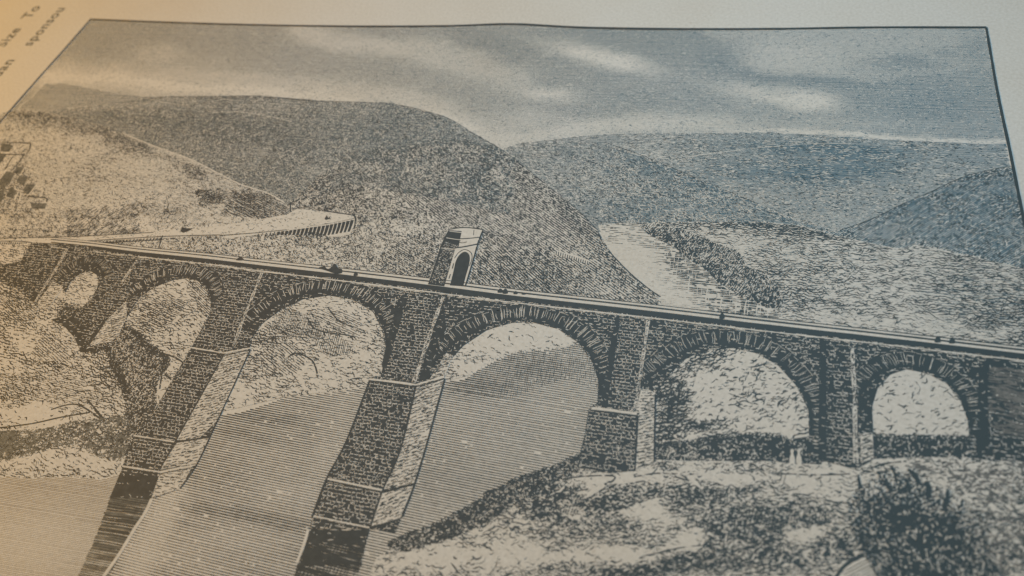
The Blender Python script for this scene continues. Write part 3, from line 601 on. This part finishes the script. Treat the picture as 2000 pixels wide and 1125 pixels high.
pr.scrawl(N1, t_n, dirpx((1000, 1050), (1300, 1060)), .78, wob=.6)
pr.scrawl(N1, lambda mm: np.clip((t_n(mm) - .28) * 1.2, 0, .9), dirpx((1000, 1060), (1300, 1000)), .7, wob=.6)
pr.flecks(N1, lambda mm: np.clip((t_n(mm) - .34) * 1.2, 0, .92), 1.0, .24, dirpx((1000, 1050), (1300, 1060)), 35, 36, INK, k=6, tmax=.92, clump=.3)
pr.flecks(N1, Tone(.12, [], .3), 1.1, .24, dirpx((1000, 1050), (1300, 1040)), 34, 36, PAPER, dz=1.4, k=6, tmax=.3, clump=.6)
pr.flecks(N1, Tone(.06), 1.6, .3, dirpx((1000, 1050), (1300, 1060)), 30, 36, INK, k=6, tmax=.3, clump=1)
for pg, a in (([(1040, 1000), (1060, 960), (1110, 945), (1150, 985), (1120, 1010)], dirpx((1070, 1000), (1090, 960))), ([(1130, 1005), (1180, 970), (1260, 955), (1310, 960), (1200, 1005)], dirpx((1150, 995), (1280, 960))), ([(1300, 985), (1330, 955), (1460, 950), (1430, 985)], dirpx((1370, 985), (1380, 955))), ([(1390, 1050), (1430, 990), (1600, 985), (1640, 1010), (1560, 1035), (1430, 1060)], dirpx((1480, 1040), (1488, 995))), ([(1150, 1125), (1260, 1100), (1390, 1072), (1560, 1080), (1600, 1125)], dirpx((1280, 1120), (1400, 1085))), ([(1180, 1030), (1230, 1030), (1210, 1018)], 60)):
    pr.hatch(ext(pg), Tone(.5, [], .3), a, .62, .5, wob=.25, wsc=.4, brk=.15, fine=.6)
for l, w in (([(1100, 935), (1150, 930), (1198, 930), (1196, 940), (1180, 946)], .28), ([(1140, 985), (1180, 955), (1230, 945), (1258, 940), (1257, 948)], .32), ([(1150, 955), (1100, 965)], .25), ([(1120, 1015), (1150, 1040), (1190, 1058), (1300, 1066)], .3), ([(1100, 1010), (1110, 1012), (1130, 1035), (1160, 1052)], .3), ([(1020, 1010), (1060, 1008), (1090, 1006), (1098, 1020)], .3), ([(1238, 932), (1280, 925), (1330, 928), (1345, 940)], .3), ([(1250, 1090), (1330, 1070), (1400, 1064)], .3), ([(1480, 1040), (1560, 1025), (1620, 1020)], .3), ([(1500, 924), (1540, 926), (1600, 928), (1660, 926)], .22), ([(1680, 925), (1720, 908), (1760, 902)], .35), ([(1500, 970), (1560, 965), (1610, 978), (1670, 985)], .26), ([(1640, 1120), (1690, 1085), (1730, 1082), (1760, 1105)], .35)): pr.line(l, w * .65, wob=.6)
pr.flecks(ext([(1760, 900), (2060, 905), (2080, 1160), (1850, 1160), (1820, 1000)]), Tone(.35, [('b', 1960, 1080, 80, 50, 0, .5), ('b', 1960, 920, 120, 16, 0, .75), ('b', 1830, 905, 60, 12, 0, .5)], .4), 2.6, .55, 10, 30, 30, DARKR, tmax=.6, clump=.5)
RK = ext(smooth([(1625, 1150), (1650, 1105), (1690, 1083), (1725, 1080), (1752, 1098), (1768, 1150)], 3, True))
pr.patch(RK, PAPER, 1.6 * LAYER); pr.hatch(RK, Tone(.25, [('b', 1750, 1120, 30, 40, 0, .55)], .3), 35, .6, .5, dz=1.9, brk=.3)
pr.line([(1625, 1140), (1650, 1105), (1690, 1083), (1725, 1080), (1752, 1098), (1768, 1140)], .4, INK, 2.6)
pr.build('printed_bank', page, 'rocky foreground bank at the lower right')
C1 = ext(smooth([(762, 1062), (790, 1050), (815, 1044), (850, 1026), (880, 1018), (905, 1000), (935, 985), (950, 978), (943, 965), (955, 957), (985, 952), (1000, 942), (1040, 936), (1062, 925), (1095, 912), (1125, 892), (1150, 905), (1135, 922), (1090, 935), (1050, 950), (1020, 975), (985, 985), (945, 1012), (910, 1025), (880, 1040), (840, 1050), (800, 1072), (775, 1072)], 3, True))
pr = Print(20); pr.patch(C1, INK); g = P(smooth([(755, 1058), (850, 1020), (940, 972), (1000, 935), (1095, 903), (1125, 885), (1155, 905), (1050, 962), (945, 1024), (880, 1052), (790, 1080)], 2, True))
pr.flecks(g, Tone(.62), .8, .38, 40, 70, 60, INK, tmax=.8); pr.flecks(C1, Tone(.12), .55, .17, 40, 70, 50, PAPER, dz=1.3, tmax=.3)
pr.build('printed_scrub', page, 'dark scrub along the river edge in the foreground')

# ------------------------------------------------------------------ the bridge
bridge = Print(22)
A6 = [(1897, 900), (1893, 855), (1889, 820), (1876, 785), (1850, 751), (1812, 730), (1770, 722), (1738, 732), (1714, 758), (1703, 795), (1706, 850), (1707, 898)]
A5 = [(1583, 906), (1580, 865), (1578, 800), (1556, 755), (1520, 715), (1480, 691), (1430, 680), (1385, 680), (1340, 700), (1305, 733), (1286, 765), (1279, 800), (1278, 905)]
A4 = [(1128, 915), (1134, 880), (1142, 850), (1150, 797), (1167, 787), (1168, 742), (1155, 705), (1130, 670), (1090, 643), (1040, 630), (1000, 631), (950, 645), (905, 675), (882, 700), (871, 725), (868, 740)]
A3 = [(722, 742), (744, 733), (751, 705), (753, 680), (747, 645), (729, 610), (690, 586), (640, 577), (592, 584), (550, 604), (513, 631), (492, 660), (488, 684)]
A2 = [(372, 683), (384, 660), (403, 640), (411, 612), (412, 588), (401, 561), (386, 549), (365, 543), (340, 546), (305, 559), (275, 578), (262, 597), (250, 618)]
A1o = [(154, 608), (179, 583), (190, 563), (193, 547), (189, 537), (177, 530), (156, 535), (139, 550), (128, 568), (124, 560), (95, 604), (75, 602)]
DECK = [(62, 474), (130, 477), (270, 495), (400, 508), (500, 520), (668, 539), (835, 560), (1000, 580), (1250, 608), (1500, 638), (1750, 665), (2000, 694), (2060, 701)]
OUT = DECK + [(2070, 905), (1940, 900)] + A6 + [(1682, 912), (1672, 918), (1614, 902)] + A5 + [(1238, 920), (1190, 925)] + A4 + [(835, 860), (811, 945), (786, 1008), (772, 1042), (722, 1034), (604, 1034), (612, 1006), (640, 935), (677, 862)] + A3 + [(426, 820), (386, 905), (352, 955), (300, 974), (215, 972), (240, 912), (275, 850)] + A2 + [(240, 640), (217, 668), (190, 690), (158, 688), (146, 660), (128, 640), (100, 625)] + A1o + [(62, 588), (30, 562), (0, 550), (-40, 548), (-40, 522), (0, 518), (40, 511)]
# the bank's shade under the small arch keeps its own tone: the wall stops at the pier feet
OUTM = ext(OUT)
bridge.patch(OUTM, INK)
t_wall = Tone(.82, [('b', 1960, 760, 60, 120, 0, .25), ('b', 1500, 640, 300, 10, 6, .4), ('b', 60, 540, 60, 40, 0, .6), ('b', 1340, 640, 80, 30, 0, .95), ('b', 120, 645, 60, 25, 0, .10), ('b', 1700, 800, 40, 60, 0, .5)], .3)
top = [(x, y) for x, y in DECK] + [(2060, 910), (1940, 900), (1890, 700), (1700, 690), (1600, 905), (1560, 690), (1300, 680), (1200, 790), (1100, 640), (900, 640), (760, 735), (700, 575), (520, 590), (440, 660), (400, 545), (280, 545), (160, 680), (180, 520), (60, 600), (-40, 545), (-40, 522), (40, 511)]
bridge.courses(OUTM, dirpx((300, 520), (1000, 595)), .76, 1.05, PAPER, .15, .80, .46, tone=t_wall, wob=.055)
bridge.flecks(OUTM, lambda mm: t_wall(mm) * .035, .6, .16, dirpx((300, 520), (1000, 595)), 40, 30, PAPER, tmax=.3)
bridge.flecks(ext([(1925, 712), (2060, 730), (2060, 860), (1930, 850)]), Tone(.35, [], .5), 2.6, .4, -4, 8, 12, DARKR, dz=.9, tmax=.6)
bo = None
bridge_o = bridge.build('printed_bridge', page, 'long dark stone bridge of six round arches')
bridge = bridge_o

# arch rings
def ring(arc_px, w_px, layer, soffit=None, ticks=30, label=None, vd=1.0):
    pr = Print(layer)
    a = smooth(arc_px, 4); mm = P(a)
    d = np.gradient(mm, axis=0); d /= np.linalg.norm(d, axis=1, keepdims=True); n = np.stack([d[:, 1], -d[:, 0]], -1)
    c = mm.mean(0)
    if ((mm - c) * n).sum() < 0: n = -n
    w = w_px
    if soffit: pr.patch(P(soffit), INK, -.3 * LAYER)
    out = mm + n * w
    pr.patch(np.concatenate([mm, out[::-1]]), INK)
    s = np.concatenate([[0], np.cumsum(np.linalg.norm(np.diff(mm, axis=0), axis=1))]); L = s[-1]
    q = []; W = []
    for k in np.arange(.3, L, L / ticks / 1.5):
        p = np.array([np.interp(k, s, mm[:, 0]), np.interp(k, s, mm[:, 1])]); m = np.array([np.interp(k, s, n[:, 0]), np.interp(k, s, n[:, 1])]); t = np.array([-m[1], m[0]])
        for j in range(rng.integers(1, 3)):
            r0 = w * (.12 + .25 * rng.random()); r1 = w * (.65 + .35 * rng.random()); o = (rng.random() - .5) * .7 * L / ticks
            rr = np.linspace(r0, r1, 5)[:, None]
            q.append(p + m * rr + t * (o + .10 * np.cumsum(rng.standard_normal(5))[:, None] * .5)); W.append((.05 + .08 * rng.random() ** 1.5) * vd * np.array([.5, 1, .9, 1, .4]))
        if rng.random() < .6:
            r = w * (.85 + .25 * rng.random()); u = np.linspace(-.5, .5, 5)[:, None] * L / ticks * .9
            q.append(p + m * r + t * u); W.append(np.full(5, .08 * vd))
    pr.ribbons(np.array(q), np.array(W), PAPER, .6)
    e = mm + n * .12
    pr.ribbons(e[None], np.full((1, len(e)), .12), INK, .8)
    return pr.build('arch_ring', bridge, label)
ring([(200, 548), (196, 530), (180, 519), (160, 520), (140, 530), (118, 548), (105, 562)], 2.3, 23, [(105, 562), (118, 548), (140, 527), (165, 519), (190, 525), (196, 545), (193, 548), (189, 537), (177, 530), (156, 535), (139, 550), (128, 572), (121, 560), (104, 552)], 20, vd=.7)
ring([(414, 600), (413, 585), (403, 560), (388, 547), (366, 541), (340, 541), (306, 551), (274, 570), (240, 596)], 2.8, 23, [(240, 596), (274, 568), (306, 550), (340, 541), (365, 541), (388, 549), (365, 544), (340, 547), (305, 560), (275, 579), (262, 598), (250, 618), (246, 600)], 30)
ring([(755, 690), (754, 680), (749, 645), (731, 608), (690, 583), (640, 573), (590, 577), (545, 596), (508, 622), (478, 648)], 2.9, 23, [(476, 650), (508, 622), (545, 596), (590, 577), (640, 573), (660, 577), (640, 578), (592, 585), (550, 605), (513, 632), (492, 661), (488, 684), (470, 680)], 36)
ring([(1169, 775), (1168, 742), (1156, 703), (1131, 668), (1090, 640), (1040, 628), (1000, 628), (950, 639), (900, 664), (868, 690), (845, 715)], 2.9, 23, [(845, 715), (868, 690), (900, 664), (950, 640), (1000, 629), (950, 646), (905, 676), (882, 701), (871, 726), (868, 740), (850, 742)], 40)
ring([(1580, 850), (1579, 800), (1558, 753), (1522, 713), (1480, 688), (1430, 677), (1385, 676), (1335, 692), (1292, 722), (1258, 748)], 2.8, 23, [(1255, 745), (1292, 722), (1335, 692), (1385, 676), (1420, 679), (1385, 681), (1340, 701), (1305, 734), (1292, 755), (1275, 765), (1262, 762)], 36, vd=.8)
ring([(1896, 855), (1890, 820), (1877, 784), (1851, 749), (1812, 727), (1770, 718), (1732, 726), (1700, 748), (1682, 775)], 2.6, 23, [(1682, 780), (1700, 748), (1732, 726), (1770, 719), (1738, 733), (1714, 759), (1703, 796), (1706, 850), (1690, 850)], 26, vd=.65)

# piers
HZ = dirpx((300, 540), (1000, 615))
def pier(dark=(), light=(), blank=(), strips=(), ledges=(), edges=(), side_ang=20, label=None, ch=.78, sl=1.05, dens=.97):
    pr = Print(25); nl = 0
    for k, pg in enumerate(dark):
        m = ext(pg); pr.patch(m, INK, k * .01 * LAYER)
        pr.courses(m, HZ, ch, sl, PAPER, .155, .92, .62, tone=Tone(dens, [], .3, (.3, .3)), wob=.055)
        pr.flecks(m, Tone(.025), .5, .16, HZ, 40, 30, PAPER, tmax=.3)
    for pg, a, ton in light:
        m = ext(pg); nl += 1; pr.patch(m, PAPER, (.05 + .02 * nl) * LAYER)
        pr.courses(m, a, .66, 1.5, INK, .22, .9, .16, dz=.7, wob=.10)
        pr.flecks(m, Tone(ton + .07, [], .5), 1.0, .2, a, 12, 20, INK, tmax=.5)
    for pg in blank: nl += 1; pr.patch(ext(pg), INK, (1.15 + .02 * nl) * LAYER); pr.flecks(ext(pg), Tone(.02), .7, .14, HZ, 30, 30, PAPER, dz=1.6, tmax=.3)
    for l, w in strips: pr.line(l, w * .8, PAPER, 1.1, .5); pr.flecks(np.concatenate([P(smooth(l, 3)) - (w * .35, 0), (P(smooth(l, 3)) + (w * .35, 0))[::-1]]), Tone(.42), .6, .2, 30, 30, 20, INK, dz=1.7, tmax=.6)
    for l, w in ledges:
        l = [tuple(np.array(a) + (np.array(b) - a) * t) for a, b in zip(l[:-1], l[1:]) for t in (0, .25, .5, .75)] + [l[-1]]
        pr.line(l, w * .62, PAPER, 1.2, .6, raw=True); pr.line([(x, y + 4) for x, y in l], w * .4, INK, 1.7, .4, raw=True)
    for l, w in edges: pr.line(l, w, INK, 1.8)
    return pr.build('pier', bridge, label)
pier(light=[([(75, 589), (87, 574), (104, 550), (124, 560), (95, 604), (75, 602)], dirpx((85, 590), (110, 592)), .1)], strips=[([(131, 488), (110, 525), (90, 556), (70, 588)], .55)], ledges=[([(100, 482), (132, 487)], .25)], label='left abutment with a pale lit reveal')
pier(dark=[[(232, 530), (262, 520), (245, 590), (180, 665), (160, 680)]], light=[([(247, 588), (248, 620), (232, 655), (217, 668), (190, 672), (166, 684), (205, 630)], dirpx((205, 640), (240, 632)), .12)],
     blank=[[(205, 622), (212, 622), (180, 668), (166, 686), (160, 684)]], strips=[([(268, 508), (250, 535), (238, 552)], .5)], label='narrow pier on the rocky bank')
pier(dark=[[(438, 562), (510, 530), (455, 682), (376, 676)], [(371, 684), (438, 692), (392, 775), (346, 857), (274, 850)], [(262, 852), (345, 866), (312, 918), (240, 910)]],
     light=[([(438, 692), (489, 682), (426, 820), (388, 858), (346, 860), (392, 775)], dirpx((440, 735), (470, 728)), .08), ([(347, 864), (408, 856), (385, 905), (312, 918)], dirpx((350, 890), (390, 882)), .06), ([(310, 922), (378, 908), (352, 955), (296, 972)], 5, .03)],
     blank=[[(238, 925), (311, 930), (296, 974), (215, 972)]], strips=[([(512, 533), (495, 575), (475, 625), (458, 672)], .55)], ledges=[([(372, 679), (437, 690), (490, 680)], .42), ([(262, 851), (345, 864)], .3), ([(240, 911), (312, 922), (384, 908)], .4)],
     edges=[([(489, 684), (426, 820), (386, 905), (352, 955)], .24), ([(438, 692), (392, 775), (346, 857), (312, 918)], .26), ([(344, 864), (408, 854)], .3)], label='tall pier at the left waterside with a pale right side')
pier(dark=[[(795, 585), (864, 580), (806, 745), (748, 738)], [(722, 744), (812, 754), (782, 880), (748, 957), (638, 936), (677, 862)], [(638, 942), (747, 962), (722, 1034), (606, 1034), (612, 1008)]],
     light=[([(813, 754), (868, 740), (836, 860), (811, 943), (750, 956), (782, 880)], dirpx((800, 850), (830, 841)), .10), ([(748, 962), (809, 946), (780, 1015), (724, 1030)], dirpx((750, 1000), (790, 985)), .06), ([(840, 740), (872, 690), (885, 695), (868, 738)], dirpx((845, 720), (870, 712)), .15)],
     blank=[[(818, 742), (845, 640), (866, 600), (872, 640), (850, 705), (838, 742)], [(608, 1034), (722, 1038), (718, 1052), (602, 1050)], [(780, 580), (796, 585), (750, 735), (746, 712), (760, 650)]], strips=[([(866, 580), (848, 630), (826, 695), (808, 748)], .75)],
     ledges=[([(722, 741), (768, 746), (812, 752), (868, 736)], .5), ([(638, 935), (748, 958)], .5), ([(613, 1008), (722, 1031)], .3)],
     edges=[([(869, 740), (836, 860), (811, 943), (786, 1010)], .3), ([(813, 754), (782, 880), (748, 957), (723, 1032)], .25), ([(722, 744), (677, 862), (638, 936), (610, 1010)], .3), ([(748, 962), (811, 945)], .3), ([(723, 1032), (782, 1014)], .3)], label='central pier standing in the water with a broad pale right side')
pier(dark=[[(1212, 622), (1262, 628), (1240, 803), (1186, 795)], [(1150, 800), (1245, 812), (1239, 920), (1190, 925), (1130, 912), (1142, 850)]],
     light=[([(1246, 812), (1280, 765), (1278, 903), (1240, 919)], dirpx((1245, 850), (1275, 843)), .06), ([(1242, 806), (1252, 760), (1280, 764), (1278, 808)], 10, .02)],
     blank=[[(1202, 620), (1211, 622), (1186, 797), (1172, 792), (1180, 740)]], strips=[([(1266, 626), (1257, 690), (1248, 750), (1240, 800)], .55)], ledges=[([(1155, 798), (1200, 803), (1244, 809)], .7)],
     edges=[([(1246, 812), (1240, 919)], .25), ([(1280, 770), (1278, 903)], .25)], label='square pier at the right waterside')
pier(dark=[[(1616, 668), (1662, 674), (1672, 916), (1616, 900)]], light=[([(1680, 848), (1704, 845), (1706, 895), (1682, 905)], 30, .3)], blank=[[(1600, 663), (1614, 665), (1614, 902), (1598, 898)], [(1674, 780), (1702, 760), (1704, 800), (1678, 810)]], strips=[([(1664, 676), (1668, 760), (1670, 840), (1671, 905)], .6)], label='slim pier between the two right arches', dens=.7)
pier(blank=[[(1912, 706), (1928, 710), (1932, 890), (1905, 890), (1908, 820)]], strips=[], label='dark end pier at the right')

# parapet: light coping between two dark lines, string course below
pr = Print(27)
D = np.array([(100, 471), (180, 479), (270, 490), (400, 503), (500, 515), (668, 534), (835, 554), (1000, 575), (1250, 603), (1500, 632), (1750, 660), (2000, 689), (2060, 696)], float)
sh = lambda d, i=0: [(x, y + d * (.6 + .4 * min(1, x / 800))) for x, y in D[i:]]
band = [(x, y + 7) for x, y in D]; pr.line(sh(7.5, 1), [.55, .75, .85, .85, .85], INK, .2, .1)
pr.line(sh(0), [.7, .75, .8, .75, .8], PAPER, .9, .08); pr.line(sh(-4.5), [.22, .22, .26, .3, .3], INK, 1.4, .2); pr.line(sh(-8), [.45, .5, .5, .5, .45], PAPER, .3, .1); pr.line(sh(-10.5), [.12, .15, .15, .16, .16], INK, 1.4, .3)
pr.line(sh(4), [.2, .2, .3, .3, .3], INK, 1.4, .2)
pr.line([(x, y) for x, y in sh(16, 2)], [.2, .24, .2, .18, .16], PAPER, 1.4, .7)
pr.flecks(P(np.concatenate([np.array(sh(15, 1)), np.array(sh(20, 1))[::-1]])), Tone(.22), 1.5, .15, HZ, 4, 8, PAPER, tmax=.5)
pr.build('parapet', bridge)

# gate tower
pr = Print(28)
pr.patch(ext([(875, 449), (908, 445), (944, 449), (937, 466), (933, 478), (928, 498), (909, 560), (868, 560), (835, 556), (860, 484), (868, 464)]), PAPER)
pr.patch(ext([(876, 450), (902, 452), (896, 482), (889, 488), (868, 560), (836, 556), (860, 484), (868, 464)]), INK, .3 * LAYER)
pr.flecks(ext([(870, 470), (895, 480), (866, 556), (840, 552)]), Tone(.16), .5, .13, 0, 60, 50, PAPER, tmax=.3)
pr.patch(ext(smooth([(879, 558), (886, 530), (890, 512), (897, 499), (908, 492), (917, 499), (917, 515), (910, 540), (905, 560)], 3)), INK, .4 * LAYER)
for l, w in (([(875, 449), (908, 445), (944, 449)], .22), ([(944, 449), (937, 466), (933, 478), (924, 510), (909, 560)], .26), ([(868, 463), (900, 467), (937, 464)], .2), ([(860, 482), (895, 484), (934, 477)], .26), ([(868, 468), (900, 471)], .12), ([(888, 505), (896, 494), (908, 488), (920, 494), (922, 506), (917, 520)], .14), ([(926, 450), (925, 460)], .12), ([(895, 473), (903, 475), (912, 473)], .14), ([(886, 515), (884, 525)], .2), ([(880, 536), (877, 545)], .18), ([(917, 536), (914, 546)], .16)): pr.line(l, w)
for l in ([(872, 465), (900, 469), (936, 468)], [(862, 485), (894, 487), (932, 481)], [(878, 452), (904, 455)]): pr.line(l, .14, PAPER, 1.5)
pr.build('gate_tower', bridge, 'small gate tower with an arched doorway on the deck')

# ---- carts and walkers on the deck
def blob(px, mt, name, label, layer=30):
    pr = Print(layer); pr.patch(P(smooth(px, 3, True)), mt); return pr.build(name, page, label)
blob([(622, 524), (634, 521), (640, 526), (648, 522), (652, 516), (657, 517), (660, 524), (668, 526), (668, 534), (655, 535), (640, 530)], INK, 'printed_cart', 'dark loaded cart crossing the bridge')
for c in ((469, 506, 7, 3), (695, 535, 4, 4), (977, 568, 5, 4), (987, 569, 5, 5), (1007, 572, 4, 3), (1023, 574, 4, 2), (1410, 617, 5, 6), (1831, 663, 6, 6), (1859, 665, 6, 6)):
    x, y, a, h = c; blob([(x - a, y + h), (x - a * .7, y - h * .3), (x, y - h), (x + a * .8, y - h * .4), (x + a, y + h)], INK, 'printed_figure', None)
for x in (1547, 1560):
    blob([(x, 877), (x + 3.5, 880), (x + 2, 886), (x + 5, 895), (x + 4.5, 905), (x - 4.5, 905), (x - 5, 895), (x - 2, 886), (x - 3.5, 880)], PAPER, 'printed_figure', 'pale standing figure before the dark arch')

# ---- reflections of the piers in the water
r1 = ext([(215, 968), (297, 972), (268, 1030), (240, 1080), (200, 1150), (140, 1150), (190, 1040)]); r2 = ext([(602, 1048), (720, 1040), (712, 1080), (690, 1160), (560, 1160), (585, 1090)])
pr = Print(21)
pr.patch(ext([(218, 968), (297, 972), (290, 986), (212, 986)]), INK, -.2 * LAYER)
pr.hatch(r1, Tone(.70, [('b', 170, 1140, 120, 90, 0, .5)], .15), 2, .55, .5, mt=DARKR, jit=.04); pr.hatch(r1, Tone(.62, [('b', 170, 1140, 120, 110, 0, .16)], .3), 2.5, .7, .5)
pr.line([(297, 973), (285, 1000), (262, 1035), (235, 1080), (200, 1130)], .5, PAPER, 1.3)
pr.build('printed_reflection', page, 'brownish reflection of the left pier, fading downwards')
pr = Print(21)
pr.patch(ext([(603, 1040), (720, 1034), (715, 1062), (596, 1062)]), INK, -.2 * LAYER); pr.hatch(ext([(597, 1058), (716, 1058), (708, 1105), (584, 1105)]), Tone(.86, [], .2), -1, .6, .5, dz=.7); pr.flecks(ext([(603, 1036), (720, 1034), (715, 1062), (596, 1062)]), Tone(.06), 1.2, .18, 0, 10, 20, PAPER, dz=1, tmax=.3)
pr.hatch(r2, Tone(.66, [], .25), -2, .56, .4, fine=.6); pr.hatch(r2, Tone(.35, [], .5), 88, .9, .5, brk=.4)
pr.line([(602, 1035), (595, 1060), (580, 1100)], .4, PAPER, 1.3)
pr.build('printed_reflection', page, 'black reflection of the central pier')

# ---- foreground bush
pr = Print(31)
BU = ext(smooth([(1712, 1000), (1735, 988), (1770, 985), (1800, 992), (1835, 1010), (1862, 1030), (1878, 1060), (1872, 1095), (1880, 1160), (1795, 1170), (1760, 1095), (1722, 1070), (1708, 1040)], 3, True))
pr.flecks(BU, Tone(.92, [], .1), .8, .28, 60, 60, 50, INK, tmax=.96, clump=.1)
cx, cy = P((1785, 1060))
def bang(p): return np.degrees(np.arctan2(p[:, 1] - cy, p[:, 0] - cx))
HA = ext(smooth([(1655, 975), (1680, 950), (1705, 925), (1745, 912), (1790, 915), (1820, 950), (1850, 955), (1890, 985), (1930, 1020), (1940, 1080), (1950, 1160), (1760, 1170), (1690, 1090), (1660, 1030)], 3, True))
pr.flecks(HA, Tone(.70, [('l', [(1655, 975), (1705, 925), (1790, 915), (1890, 985), (1940, 1080)], 30, .26)], .3), .85, .26, 0, 52, 45, INK, angf=bang, tmax=.9, clump=.3)
pr.flecks(HA, Tone(.07), .7, .2, 60, 50, 30, PAPER, dz=1.4, tmax=.2)
for l in ([(1740, 960), (1722, 930), (1712, 922)], [(1760, 960), (1748, 925), (1740, 912)], [(1700, 990), (1680, 975), (1664, 972)], [(1705, 980), (1682, 955), (1676, 928)], [(1800, 970), (1790, 935), (1772, 915)], [(1780, 965), (1768, 935)], [(1815, 985), (1812, 950), (1805, 942)], [(1845, 1000), (1850, 965), (1852, 955)], [(1870, 1010), (1880, 975)]): pr.line(l, [.7, .6, .3], INK, 1, .6)
for l in ([(1690, 1010), (1665, 1000)], [(1700, 1040), (1672, 1025)], [(1830, 990), (1838, 960)]): pr.line(l, [.6, .3], INK, 1, .6)
pr.build('printed_bush', page, 'large dark bush at the lower right')
